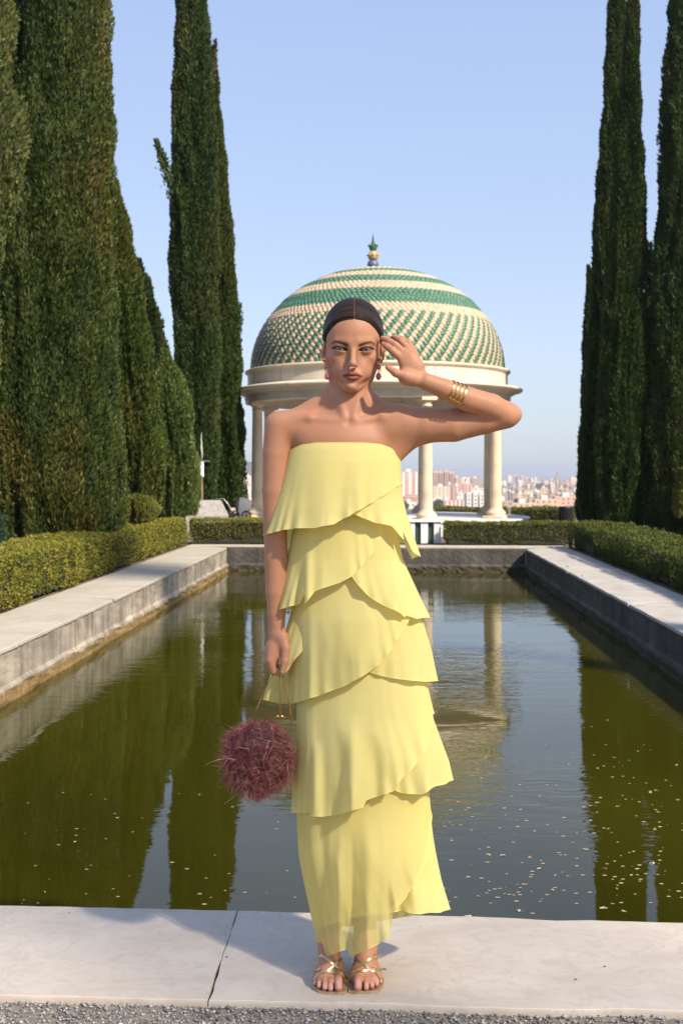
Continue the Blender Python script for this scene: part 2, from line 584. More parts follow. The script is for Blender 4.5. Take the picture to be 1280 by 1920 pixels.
xs = np.array([p[0] for p in vx]); ys = np.array([p[1] for p in vx])
zs = GR + .003 * fbm(xs * 9, ys * 9, xs * 0, 3) - .001
ff = [(j * 60 + i, j * 60 + i + 1, (j + 1) * 60 + i + 1, (j + 1) * 60 + i) for j in range(15) for i in range(59)]
t = NT('packed_dirt')
c = t.ramp(t.noise(30, 8, .7), [(.3, (.14, .12, .10)), (.5, (.26, .22, .175)), (.7, (.34, .30, .25))])
t.base(c, .95, spec=.1); t.bump(t.noise(180, 6, .7), .9, .004)
tag(mesh('dirt_path', np.stack([xs, ys, zs], 1), ff, t.m, None, True), kind='structure')

# grit on the slabs, in the joint, and pale leaves on the water
def scatter(name, pts, smin, smax, mat, col, flat=.6, seed=1):
    r = np.random.default_rng(seed); n = len(pts); pts = np.asarray(pts, float)
    sz = r.uniform(smin, smax, n)
    vv = ico[None] * sz[:, None, None] * r.uniform(.6, 1.3, (n, 7, 1))
    an = r.uniform(0, 6.28, n); ca, sa = np.cos(an)[:, None], np.sin(an)[:, None]
    X = vv[:, :, 0] * ca - vv[:, :, 1] * sa + pts[:, 0, None]; Yy = vv[:, :, 0] * sa + vv[:, :, 1] * ca + pts[:, 1, None]
    Z = vv[:, :, 2] * flat + pts[:, 2, None]
    faces = (np.arange(n)[:, None, None] * 7 + f7[None]).reshape(-1, 3)
    return mesh(name, np.stack([X, Yy, Z], -1).reshape(-1, 3), faces, mat, None, False)
M_GRIT = plain('grit', (.07, .055, .045), .9)
pts = [G(random.uniform(0, 1280), random.uniform(1715, 1865), .0005) for _ in range(110)]
for k in range(90):
    t_ = random.random(); py = 1712 + t_ * 160; px = 443 - 52 * t_ + random.gauss(0, 5) - (4 if t_ < .6 else 0)
    pts.append(G(px, py, .0005))
for k in range(60): pts.append(G(random.uniform(0, 280), random.uniform(1703, 1716), .0005))
tag(scatter('grit', pts, .0004, .0014, M_GRIT, None, .6, 3), 'dark specks of grit scattered over the marble coping', 'grit', kind='stuff')
M_PEB = plain('pebble', (.16, .14, .12), .85, var=.3, vs=400)
for i, (px, py, s, lab) in enumerate([(848, 1787 - 1, .0045, 'small flat grey pebble beside the joint between the marble slabs'), (1133, 1812, .005, 'larger grey pebble at right on the marble coping'),
                              (1079, 1836, .0042, 'dark pebble right of the sandals, near the coping front'), (258 - 128, 1712, .0035, 'dark brown pebble at the far left of the coping')]):
    if i == 0: px, py = 425, 1794
    o = scatter('pebble', [G(px, py, s * .3)], s, s * 1.05, M_PEB, None, .5, 30 + i); tag(o, lab, 'pebble')

# ------------------------------------------------------------------ hedges
def hedge(name, poly, h, label, dens=2600, leaf=.03, seed=1, gaps=0.0, cols=None, lump=.055, zoff=0.0, group=None):
    """clipped box hedge over a ground quad: near-left, near-right, far-right, far-left"""
    r = np.random.default_rng(seed)
    p = [V(*q) for q in poly]
    def S(u, v_):  return ((1 - u) * (1 - v_))[:, None] * p[0] + (u * (1 - v_))[:, None] * p[1] + (u * v_)[:, None] * p[2] + ((1 - u) * v_)[:, None] * p[3]
    sides = []
    LU = (np.linalg.norm(p[1] - p[0]) + np.linalg.norm(p[2] - p[3])) / 2; LV = (np.linalg.norm(p[3] - p[0]) + np.linalg.norm(p[2] - p[1])) / 2
    A = [('top', LU * LV), ('n', LU * h), ('f', LU * h), ('l', LV * h), ('r', LV * h)]
    pts = []; nrm = []
    for k, a in A:
        m = int(a * dens * (1.0 if k != 'f' else .35)); a1 = r.random(m); a2 = r.random(m)
        if k == 'top': q = S(a1, a2); z = np.full(m, h); n_ = np.tile(V(0, 0, 1.), (m, 1))
        elif k == 'n': q = S(a1, a1 * 0); z = a2 * h; n_ = np.tile(V(0, -1., 0), (m, 1))
        elif k == 'f': q = S(a1, a1 * 0 + 1); z = a2 * h; n_ = np.tile(V(0, 1., 0), (m, 1))
        elif k == 'l': q = S(a1 * 0, a1); z = a2 * h; n_ = np.tile(V(-1., 0, 0), (m, 1))
        else: q = S(a1 * 0 + 1, a1); z = a2 * h; n_ = np.tile(V(1., 0, 0), (m, 1))
        pts.append(np.column_stack([q, z])); nrm.append(n_)
    P = np.concatenate(pts); Nn = np.concatenate(nrm)
    # soften the top edges, add lumps
    ctr = S(np.array([.5]), np.array([.5]))[0]
    big = fbm(P[:, 0] * .9, P[:, 1] * .9, P[:, 2] * 1.5, seed, 3)
    sm = fbm(P[:, 0] * 6, P[:, 1] * 6, P[:, 2] * 6, seed + 9, 2)
    P = P + Nn * (lump * big * 1.6 + lump * .8 * sm)[:, None]
    rt = np.clip((P[:, 2] - h * .82) / (h * .18), 0, 1)
    side = Nn[:, 2] < .5
    P[side] -= Nn[side] * (rt[side] ** 2 * .05)[:, None]
    bt = np.clip((h * .35 - P[:, 2]) / (h * .35), 0, 1)
    P[side] -= Nn[side] * (bt[side] * .06)[:, None]
    if gaps:
        g = (bt > .15) & side & (fbm(P[:, 0] * 7, P[:, 1] * 7, P[:, 2] * 7, seed + 4, 2) > .35 - gaps)
        P, Nn, sm, big = P[~g], Nn[~g], sm[~g], big[~g]
    n = len(P)
    D = Nn * .7 + r.normal(size=(n, 3)) * .55 + V(0, 0, .45)
    D /= np.linalg.norm(D, axis=1)[:, None]
    P = P - D * leaf * .4 - Nn * r.exponential(.018, n)[:, None]
    v, f = leaves(P, D, r.uniform(.6, 1.3, n) * leaf, .36, seed)
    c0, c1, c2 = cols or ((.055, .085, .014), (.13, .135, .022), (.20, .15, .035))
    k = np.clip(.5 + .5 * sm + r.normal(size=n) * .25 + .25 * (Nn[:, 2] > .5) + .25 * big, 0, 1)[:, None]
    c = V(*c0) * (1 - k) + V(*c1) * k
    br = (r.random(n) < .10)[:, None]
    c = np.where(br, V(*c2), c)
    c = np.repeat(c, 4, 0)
    # dark woody inside
    e = .07
    base = [p[0], p[1], p[2], p[3]]; cc = sum(base) / 4
    vc = []; 
    for z in (0.02, h - e):
        for q in base:
            d = cc - q; q2 = q + V(np.sign(d[0]) * e, np.sign(d[1]) * e); vc.append((q2[0], q2[1], z))
    fc = [(0, 1, 5, 4), (1, 2, 6, 5), (2, 3, 7, 6), (3, 0, 4, 7), (4, 5, 6, 7)]
    root = empty(name, (cc[0], cc[1], zoff), label, 'hedge', group)
    v[:, 2] += zoff
    mesh('leaves', v, f, M_FOL, root, False, org=(cc[0], cc[1], zoff), col=c, kind='stuff')
    vc = np.array(vc); vc[:, 2] += zoff
    mesh('branches', vc, fc, M_TWIG, root, False)
    return root
M_TWIG = plain('twigs', (.035, .032, .018), .95, var=.4, vs=40, bs=60, bd=.02)
HC = ((.07, .10, .012), (.22, .205, .028), (.26, .19, .04))
# left hedge in lumpy clipped blocks running to the far corner
def LH(t_, o_):   # point beside the left coping; t_ along, o_ outwards
    q = along(LO0, LO1, t_); return (q[0] - o_, q[1])
def RH(t_, o_):
    q = along(RO0, RO1, t_); return (q[0] + o_, q[1])
blk = [(.10, .30, .56, .98), (.30, .445, .53, 1.0), (.445, .575, .50, .92), (.575, .76, .49, .95), (.76, .985, .50, .9)]
names = ['nearest block of the clipped hedge along the left coping, beyond the frame edge', 'low clipped hedge block at the left edge of the photo beside the coping',
         'second clipped hedge block from the left edge, under the biggest cypress', 'clipped hedge block in the middle of the left coping', 'clipped hedge block at the far left corner of the pool, below the conifers']
for i, (a, b, h, w) in enumerate(blk):
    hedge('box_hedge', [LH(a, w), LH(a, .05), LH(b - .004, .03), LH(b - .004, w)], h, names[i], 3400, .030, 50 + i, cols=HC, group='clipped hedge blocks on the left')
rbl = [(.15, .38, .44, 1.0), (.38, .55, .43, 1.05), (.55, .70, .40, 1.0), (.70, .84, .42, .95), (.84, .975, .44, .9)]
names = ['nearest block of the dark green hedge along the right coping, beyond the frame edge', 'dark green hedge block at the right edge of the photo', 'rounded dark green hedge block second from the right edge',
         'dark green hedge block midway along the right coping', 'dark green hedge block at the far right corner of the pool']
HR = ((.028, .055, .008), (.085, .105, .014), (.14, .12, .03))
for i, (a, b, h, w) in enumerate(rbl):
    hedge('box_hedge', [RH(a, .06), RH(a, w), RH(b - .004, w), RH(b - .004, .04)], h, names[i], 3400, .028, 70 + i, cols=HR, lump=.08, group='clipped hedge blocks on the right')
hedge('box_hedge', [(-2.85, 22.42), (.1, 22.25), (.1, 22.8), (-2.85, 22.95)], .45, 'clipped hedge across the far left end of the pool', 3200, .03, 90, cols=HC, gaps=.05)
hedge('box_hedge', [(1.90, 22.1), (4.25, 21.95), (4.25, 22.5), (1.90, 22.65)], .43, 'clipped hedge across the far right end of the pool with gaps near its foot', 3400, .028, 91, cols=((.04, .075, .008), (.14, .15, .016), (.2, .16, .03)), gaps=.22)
# hedge beyond the gazebo
hedge('box_hedge', [(2.2, 35.5), (4.7, 34.6), (4.9, 35.4), (2.2, 36.3)], .30, 'yellow green hedge behind the gazebo between its columns', 900, .05, 92, cols=((.06, .09, .012), (.17, .17, .02), (.2, .16, .03)))
hedge('box_hedge', [(4.75, 33.0), (6.3, 32.4), (6.4, 33.1), (4.75, 33.7)], .36, 'hedge right of the gazebo beside the dark bin', 1100, .05, 93, cols=((.05, .08, .012), (.15, .155, .02), (.2, .16, .03)))

# ------------------------------------------------------------------ cypresses and other trees
def tree(name, prof, Y, label, cols, ntot=26000, leaf=.10, top=None, seed=1, lob=.10, group=None, cat='tree', rag=.0, base_z=0.0, trunk=True, up=1.0, metric=False):
    """prof: rows (photo row, left column, right column) at distance Y; the crown is round in plan"""
    r = np.random.default_rng(seed)
    pr = prof if metric else sorted([(CAMH - (py - HOR) * Y / FOC, ((xl + xr) / 2 - 640) * Y / FOC, (xr - xl) / 2 * Y / FOC) for py, xl, xr in prof])
    if top:
        pr.append((top, pr[-1][1] + (pr[-1][1] - pr[-2][1]) * .6, .05))
    zs = np.array([q[0] for q in pr]); cx = np.array([q[1] for q in pr]); rr = np.array([q[2] for q in pr]) * .955
    z0, z1 = zs[0], zs[-1]
    def RAD(z): return np.interp(z, zs, rr)
    def CX(z): return np.interp(z, zs, cx)
    def disp(th, z):
        R = RAD(z)
        x, y = np.cos(th) * 1.0, np.sin(th) * 1.0
        k = 1 / max(.5, rr.max())
        a = fbm(x * 2.6, y * 2.6, z * .35 * k + 7, seed, 2)                 # long vertical ridges
        b = fbm(x * 6 * 1.0, y * 6, z * 1.3 * k, seed + 3, 2)
        c = fbm(x * 14, y * 14, z * 5 * k, seed + 6, 2)
        rdg = -np.abs(fbm(x * 4.0, y * 4.0, z * .5 * k, seed + 11, 2)) * 1.6
        xm, ym = x * R, y * R
        A = np.clip(.11 + .075 * (R - .5), .06, .27)
        n1 = fbm(xm * 2.3, ym * 2.3, z * .75, seed + 31, 2)
        n2 = fbm(xm * 6.5, ym * 6.5, z * 2.6, seed + 41, 2)
        c = -np.abs(n1) * 1.5 + .5 * n2 + .35
        m = A * (.42 - 1.9 * np.abs(n1) + .55 * n2)
        return 1 + lob * (.7 * a + .35 * b + rdg * .7 + .2) + m / np.maximum(R, .15), a, b, c
    # sample, denser where the crown faces the pool and the camera
    n = ntot
    w = RAD(np.linspace(z0, z1, 400)) + .15; cdf = np.cumsum(w); cdf /= cdf[-1]
    z = np.interp(r.random(n), cdf, np.linspace(z0, z1, 400))
    th = np.where(r.random(n) < .72, r.uniform(-math.pi, 0, n), r.uniform(0, math.pi, n)) + (0.35 if cx[0] < 0 else -.35)
    d, a, b, c = disp(th, z)
    R = RAD(z)
    inn = r.exponential(.035, n) / np.maximum(R, .4)
    rag_ = rag * np.maximum(0, r.normal(size=n)) * .5
    rad = R * d * (1 - inn) + rag_
    P = np.column_stack([CX(z) + rad * np.cos(th), Y + rad * np.sin(th), z])
    Nn = np.column_stack([np.cos(th), np.sin(th), np.zeros(n)])
    D = Nn * .62 + V(0, 0, 1.15 * up) + r.normal(size=(n, 3)) * .40
    D /= np.linalg.norm(D, axis=1)[:, None]
    sz = r.uniform(.55, 1.35, n) * leaf
    v, f = leaves(P - D * sz[:, None] * .5, D, sz * 1.25, .165, seed + 2)
    c0, c1, c2 = cols
    k = np.clip(.45 + .55 * c + .35 * b + r.normal(size=n) * .22, 0, 1)[:, None]
    colr = V(*c0) * (1 - k) + V(*c1) * k
    patch = fbm(P[:, 0] * 1.1, P[:, 1] * 1.1, P[:, 2] * .8, seed + 21, 3)
    k2 = (np.clip(patch * 2.2 - .15, 0, 1) * (r.random(n) < .55))[:, None]
    colr = colr * (1 - k2) + V(*c2) * k2
    colr = np.repeat(colr, 4, 0)
    # inner foliage mass: a closed lumpy body just inside the sprays
    nt, nz = 96, max(24, int((z1 - z0) / .10))
    TH, ZZ = np.meshgrid(np.linspace(-math.pi, math.pi, nt, endpoint=False), np.linspace(z0, z1, nz))
    dd, aa, bb, cc = disp(TH.ravel(), ZZ.ravel())
    RR = RAD(ZZ.ravel()) * (dd * .97 - .02) - .05
    RR = np.maximum(RR, .01)
    vc = np.column_stack([CX(ZZ.ravel()) + RR * np.cos(TH.ravel()), Y + RR * np.sin(TH.ravel()), ZZ.ravel()])
    ii = np.arange(nz - 1)[:, None] * nt; jj = np.arange(nt)[None]; j2 = (jj + 1) % nt
    fc = np.stack([ii + jj, ii + j2, ii + nt + j2, ii + nt + jj], -1).reshape(-1, 4)
    cd = np.tile(V(*c0) * .75, (len(vc), 1))
    kk = np.clip(.3 + .5 * cc, 0, 1)[:, None]
    cd = cd * (1 - kk) + V(*c1) * .6 * kk
    if cat == 'tree': colr = colr * .78; cd = cd * .78
    allv = np.concatenate([v, vc]); allf = np.concatenate([f, fc + len(v)]); allc = np.concatenate([colr, cd])
    root = empty(name, (CX(z0), Y, base_z), label, cat, group)
    mesh('crown', allv, allf, M_FOL, root, False, org=(float(CX(z0)), Y, base_z), col=allc)
    if trunk:
        mb = MB(); mb.tube([(CX(z0), Y, base_z - .05), (CX(z0), Y, z0 + .5), (CX(z0 + 1.5), Y, z0 + 1.5)], [.16, .12, .08], 10)
        mb.build('trunk', M_BARK, root, True)
    return root

CY = ((.022, .048, .013), (.074, .115, .026), (.11, .112, .03))        # dark green, fresh green, brownish cones
CYL = ((.030, .054, .013), (.110, .142, .028), (.19, .145, .030))
CYR = ((.020, .050, .013), (.070, .112, .024), (.11, .105, .026))
tree('cypress_tree', [(1040, -60, 228), (1000, -85, 232), (900, -90, 231), (800, -85, 228), (600, -80, 222), (400, -72, 214), (250, -55, 211), (120, -40, 205), (0, -22, 199), (-200, 0, 170)], 17.5,
     'broad massive cypress filling the left edge of the photo', CYL, 150000, .062, 13.5, 11, .15)
tree('cypress_tree', [(960, -150, -20), (640, -150, 0), (560, -150, 2), (455, -150, 6), (400, -140, 25), (330, -140, 44), (250, -140, 56), (190, -140, 46), (150, -140, 20), (60, -150, 22), (0, -150, 24), (-200, -150, 5)], 14.0,
     'sunlit cypress cut off by the left frame edge, with a bulging side', ((.050, .072, .018), (.165, .185, .048), (.25, .18, .04)), 42000, .055, 10, 12, .16)
tree('conifer_tree', [(965, 205, 300), (900, 200, 308), (850, 195, 306), (760, 190, 298), (660, 190, 286), (560, 188, 268), (470, 185, 250), (400, 180, 238), (345, 185, 222)], 20.5,
     'mid green pointed conifer just right of the biggest cypress', ((.035, .065, .012), (.105, .145, .025), (.15, .14, .03)), 46000, .07, 6.45, 13, .34)
tree('conifer_tree', [(970, 285, 345), (880, 280, 335), (760, 262, 328), (690, 255, 318), (600, 245, 300), (540, 240, 282), (505, 250, 268)], 23.5,
     'dark pointed conifer rising behind the mid green one', ((.015, .032, .008), (.045, .075, .018), (.08, .08, .02)), 20000, .085, 5.5, 14, .36)
tree('conifer_tree', [(965, 300, 368), (900, 296, 372), (840, 290, 366), (780, 290, 360), (720, 292, 345), (680, 300, 325)], 22.3,
     'small bright green bushy conifer beside the stone block', ((.06, .10, .022), (.17, .22, .055), (.2, .18, .04)), 20000, .07, 3.6, 15, .42)
tree('conifer_tree', [(975, 225, 290), (955, 222, 300), (935, 232, 285)], 19.0, 'low sunlit yellow green shrub behind the left hedge', ((.07, .10, .02), (.20, .21, .04), (.2, .17, .04)), 9000, .045, .98, 16, .4, cat='shrub', trunk=False)
tree('conifer_tree', [(1060, -40, 18), (1000, -45, 20), (975, -35, 10)], 14.5, 'blue green shrub at the left edge behind the hedge', ((.03, .06, .03), (.09, .14, .08), (.12, .12, .05)), 4000, .08, .85, 17, .4, cat='shrub', trunk=False)
ta = tree('cypress_tree', [(970, 322, 402), (850, 330, 410), (700, 326, 412), (550, 319, 412), (400, 318, 410), (250, 322, 407), (120, 325, 399), (0, 330, 386), (-150, 338, 372)], 26.5,
     'tall left stem of the twin cypress left of the gazebo, with a side sprig', CY, 85000, .08, 16, 21, .16)
tree('cypress_tree', [(960, 390, 462), (850, 392, 460), (700, 388, 453), (550, 386, 444), (400, 384, 432), (280, 382, 420), (180, 384, 409), (90, 396, 405)], 27.3,
     'shorter right stem of the twin cypress, next to the gazebo columns', ((.024, .050, .011), (.082, .12, .024), (.12, .12, .026)), 62000, .08, None, 22, .17)
def sprig(pts, r, n, seed, parent, cols):
    rr = np.random.default_rng(seed); pts = np.array(pts)
    tt = rr.random(n); s = np.linspace(0, 1, len(pts))
    P = np.column_stack([np.interp(tt, s, pts[:, k]) for k in range(3)])
    rad = r * (1 - tt * .85)
    P = P + rr.normal(size=(n, 3)) * rad[:, None] * .45
    D = (pts[-1] - pts[0]); D = D / np.linalg.norm(D) + rr.normal(size=(n, 3)) * .35
    D /= np.linalg.norm(D, axis=1)[:, None]
    v, f = leaves(P, D, rr.uniform(.06, .13, n), .22, seed)
    k = rr.random(n)[:, None]; c = V(*cols[0]) * (1 - k) + V(*cols[1]) * k
    return mesh('branch', v, f, M_FOL, parent, False, col=np.repeat(c, 4, 0))
sprig([Q(335, 375, 26.3), Q(322, 345, 26.2), Q(310, 312, 26.2), Q(300, 285, 26.2), Q(294, 266, 26.2)], .20, 900, 5, ta, CY)
sprig([Q(398, 160, 26.8), Q(401, 125, 26.8), Q(402, 100, 26.8), Q(404, 78, 26.8)], .10, 260, 6, ta, ((.05, .04, .02), (.12, .08, .04)))
sprig([Q(446, 660, 27.3), Q(450, 610, 27.3), Q(451, 572, 27.3)], .10, 200, 7, ta, CY)
tree('cypress_tree', [(975, 1084, 1150), (850, 1086, 1160), (650, 1100, 1172), (400, 1116, 1174), (200, 1127, 1174), (100, 1134, 1172), (0, 1143, 1171), (-150, 1150, 1168)], 29.0,
     'tall dark cypress, left one of the pair right of the gazebo', CYR, 65000, .085, 15.5, 31, .12)
tree('cypress_tree', [(1003, 1116, 1200), (900, 1110, 1206), (800, 1110, 1212), (650, 1122, 1213), (500, 1134, 1211), (400, 1145, 1209), (300, 1151, 1205), (150, 1160, 1200), (0, 1178, 1195), (-60, 1184, 1192)], 25.8,
     'slender lit cypress standing in front of the dark one at right', ((.018, .045, .011), (.058, .098, .02), (.09, .09, .022)), 76000, .078, None, 32, .12)
tree('cypress_tree', [(975, 1080, 1120), (900, 1082, 1120), (750, 1089, 1120), (620, 1095, 1120), (540, 1098, 1112), (500, 1100, 1104)], 30.5,
     'short dark cypress peeking out left of the right hand pair', CYR, 14000, .10, None, 33, .10)
tree('cypress_tree', [(1003, 1210, 1330), (900, 1210, 1345), (750, 1212, 1345), (600, 1218, 1340), (500, 1224, 1340), (400, 1230, 1335), (250, 1236, 1325), (120, 1244, 1315), (0, 1255, 1305), (-200, 1268, 1295)], 25.5,
     'tall cypress cut off by the right frame edge', CYR, 66000, .08, 15, 34, .13)
tree('cypress_tree', [(985, 1192, 1250), (800, 1198, 1250), (600, 1204, 1240), (500, 1208, 1230), (455, 1212, 1222)], 27.6,
     'dark cypress in the gap between the two right hand cypresses', ((.010, .022, .008), (.03, .045, .012), (.05, .05, .015)), 5000, .10, None, 35, .14)
tree('leafy_shrub', [(968, 1262, 1330), (920, 1262, 1335), (880, 1270, 1330)], 24.3, 'yellow green shrub at the right frame edge before the cypress', ((.07, .10, .015), (.19, .19, .025), (.2, .17, .03)), 4000, .07, 1.5, 36, .2, cat='shrub', trunk=True)
0 and tree('leafy_shrub', [(1010, 1262, 1330), (975, 1268, 1330)], 24.0, 'low shrub base at the right frame edge', ((.03, .05, .012), (.08, .10, .02), (.1, .1, .03)), 300, .07, .5, 37, .2, cat='shrub', trunk=False)

# unseen trees added to filter sun on the woman and shade the left wall
def shade_tree(X, Y, Z, R, H0, n, seed, label):
    r = np.random.default_rng(seed)
    q = r.normal(size=(n, 3)); q /= np.linalg.norm(q, axis=1)[:, None]
    P = V(X, Y, Z) + q * V(R, R, R * .8) * (r.random((n, 1)) ** .45)
    D = r.normal(size=(n, 3)); D /= np.linalg.norm(D, axis=1)[:, None]
    v, f = leaves(P, D, r.uniform(.05, .10, n), .35, seed)
    root = empty('added_shade_tree', (X, Y, 0), label, 'tree', 'unseen trees added for shade beyond the right frame edge')
    k = r.random((n, 1)); mesh('crown', v, f, M_FOL, root, False, org=(X, Y, 0), col=np.repeat(V(.07, .10, .04) * (1 - k) + V(.13, .15, .07) * k, 4, 0))
    mb = MB(); mb.tube([(X, Y, 0), (X + .1, Y, H0 * .5), (X, Y + .1, H0), (X, Y, Z)], [.3, .24, .2, .08], 10)
    for k in range(9):
        a = k * 2.4; mb.tube([(X, Y, H0 + k * .25), (X + R * .35 * math.cos(a), Y + R * .35 * math.sin(a), H0 + 1.4 + k * .25), (X + R * .7 * math.cos(a), Y + R * .7 * math.sin(a), Z + .4 + k * .1)], [.09, .06, .02], 6)
    mb.build('trunk', M_BARK, root, True)
shade_tree(9.0, -6.6, 12.3, 3.7, 6.5, 5200, 71, 'unseen open crowned tree added beyond the right frame edge to soften the sun')
for i_, (Y_, Z_, R_, n_) in enumerate([(6.2, 11.7, 1.4, 3800)]):
    shade_tree(6.7, Y_, Z_, R_, 9.5, n_, 80 + i_, 'unseen open crowned tree added beyond the right frame edge to soften the sun')
# ------------------------------------------------------------------ gazebo
GX, GY = 0.85, 28.6
gaz = empty('gazebo', (GX, GY, 0), 'round white gazebo with stone columns and a green and cream tiled dome', 'gazebo')
DZ = .285
mb = MB(); mb.lathe(GX, GY, [(3.62, GR), (3.62, .10), (3.60, .12), (3.56, .12), (3.56, DZ - .03), (3.60, DZ - .03), (3.60, DZ), (0.0, DZ)], 96)
mb.build('platform', M_DECK, gaz)
def column(a):
    x, y = GX + 2.95 * math.sin(a), GY - 2.95 * math.cos(a)
    zt = 2.95
    pr = [(.235, DZ), (.235, DZ + .07), (.20, DZ + .07), (.222, DZ + .10), (.225, DZ + .135), (.205, DZ + .165), (.178, DZ + .175), (.172, DZ + .20), (.148, DZ + .215), (.135, DZ + .26)]
    H = zt - .20 - (DZ + .26)
    for k in range(1, 9):
        u = k / 8
        pr.append((.135 - .022 * u ** 1.6, DZ + .26 + H * u))
    zc = zt - .20
    pr += [(.130, zc + .005), (.130, zc + .022), (.118, zc + .03), (.118, zc + .08), (.135, zc + .09), (.155, zc + .115), (.165, zc + .13)]
    c = MB(); c.lathe(x, y, pr, 28)
    o = c.build('column', M_STONE, gaz, True, org=(x, y, DZ))
    b = MB(); b.box(x - .235, x + .235, y - .235, y + .235, DZ + .001, DZ + .065, .006, a); b.build('column_base', M_STONE, o)
    b = MB(); b.box(x - .18, x + .18, y - .18, y + .18, zc + .131, zt - .002, .004, a); b.build('column_top', M_STONE, o)
    return o
A0 = math.radians(19.3)
for k in range(8): column(A0 + k * math.pi / 4)
# entablature ring: inner radius 2.72, mouldings outside
ent = [(2.72, 2.95), (3.13, 2.95), (3.13, 3.02), (3.145, 3.022), (3.145, 3.10), (3.16, 3.105), (3.16, 3.115), (3.19, 3.13), (3.22, 3.155), (3.26, 3.165), (3.28, 3.195), (3.36, 3.205),
       (3.41, 3.215), (3.43, 3.235), (3.43, 3.262), (3.405, 3.272), (3.38, 3.285), (3.10, 3.335)]
mb = MB(); mb.lathe(GX, GY, ent, 128); mb.lathe(GX, GY, [(2.72, 2.951), (2.72, 3.6), (2.3, 4.2), (1.4, 5.1), (0, 5.5)][::-1], 64)
mb.build('cornice', M_PLAST, gaz, False)
drum = [(3.075, 3.325), (3.075, 3.60), (3.082, 3.605), (3.085, 3.63), (3.13, 3.655), (3.145, 3.675), (3.14, 3.70), (3.11, 3.715), (2.93, 3.74)]
mb = MB(); mb.lathe(GX, GY, drum, 128)
mb.build('drum', M_PLAST, gaz, False)
mb = MB()
for k in range(16):       # fine joints of the drum panels
    a = A0 + k * math.pi / 8 + .05
    x, y = GX + 3.077 * math.sin(a), GY - 3.077 * math.cos(a)
    mb.box(x - .006, x + .006, y - .003, y + .003, 3.34, 3.60, 0, a)
mb.build('panel_joint', plain('joint', (.25, .21, .16), .9), gaz)['kind'] = 'stuff'

# dome: barrel tiles laid in courses, colour bands and a slanting chequer at the foot
RD, Z0D, HD = 2.955, 3.735, 2.40
t = NT('glazed_tile_green'); c = t.ramp(t.noise(8, 6, .75), [(.3, (.028, .095, .058)), (.7, (.095, .21, .135))]); t.base(c, .42, spec=.4); M_TG = t.m
t = NT('cream_tile'); c = t.ramp(t.noise(8, 6, .75), [(.3, (.36, .265, .18)), (.7, (.60, .46, .33))]); t.base(c, .55, spec=.35); M_TC = t.m
M_MORT = plain('tile_bedding', (.12, .09, .06), .95, var=.3, vs=9)
prof = [(math.cos(u * math.pi / 2 / 40) * RD, Z0D + math.sin(u * math.pi / 2 / 40) * HD) for u in range(41)]
mb = MB(); mb.lathe(GX, GY, prof, 96); dome = mb.build('dome', M_MORT, gaz, True)
# arc length table
us = np.linspace(0, math.pi / 2, 2001); rx = np.cos(us) * RD; rz = np.sin(us) * HD
ds = np.concatenate([[0], np.cumsum(np.hypot(np.diff(rx), np.diff(rz)))]); LA = ds[-1]
ROW = .083; NR_ = int(LA / ROW)
def green(fr, i, row, row0):
    if fr < .455: return (i + row) % 2 == 0
    for a, b in ((.545, .68), (.765, .84), (.905, .942), (.982, 2)):
        if a <= fr < b: return True
    return False
# tile shape: half-round sausage, wide end down; local x across, y up-slope, z out
prof_t = []
def tile_verts(w, L):
    v = []
    n = 5
    for s_, (yy, ww, lift) in enumerate(((-.62, .72, .30), (-.50, 1.0, .62), (.0, .98, .50), (.60, .88, .12))):
        for k in range(n):
            a = math.pi * k / (n - 1)
            v.append((math.cos(a) * w * .5 * ww, yy * L, (math.sin(a) * .62 + .05) * w * .5 * ww * (1.0 if s_ else .5) + lift * w * .22))
    f = [(s_ * n + k, s_ * n + k + 1, (s_ + 1) * n + k + 1, (s_ + 1) * n + k) for s_ in range(3) for k in range(n - 1)]
    f.append(tuple(range(n - 1, -1, -1)))
    return v, f
bands = []
tiles = []
band_n = None
for row in range(NR_):
    s = (row + .5) * ROW
    u = np.interp(s, ds, us); r_ = math.cos(u) * RD; fr = math.sin(u)
    want = 2 * math.pi * r_ / .128
    if band_n is None: band_n = 140
    if fr > .455 and want < band_n * .80: band_n = max(10, int(round(want / 2)) * 2)
    nT = band_n
    skew = .5
    tiles.append((row, u, r_, fr, nT))
proto_cache = {}
cam = V(0, 0, CAMH)
ind = []; rest_v = []; rest_f = []; rest_m = []
nb = 0
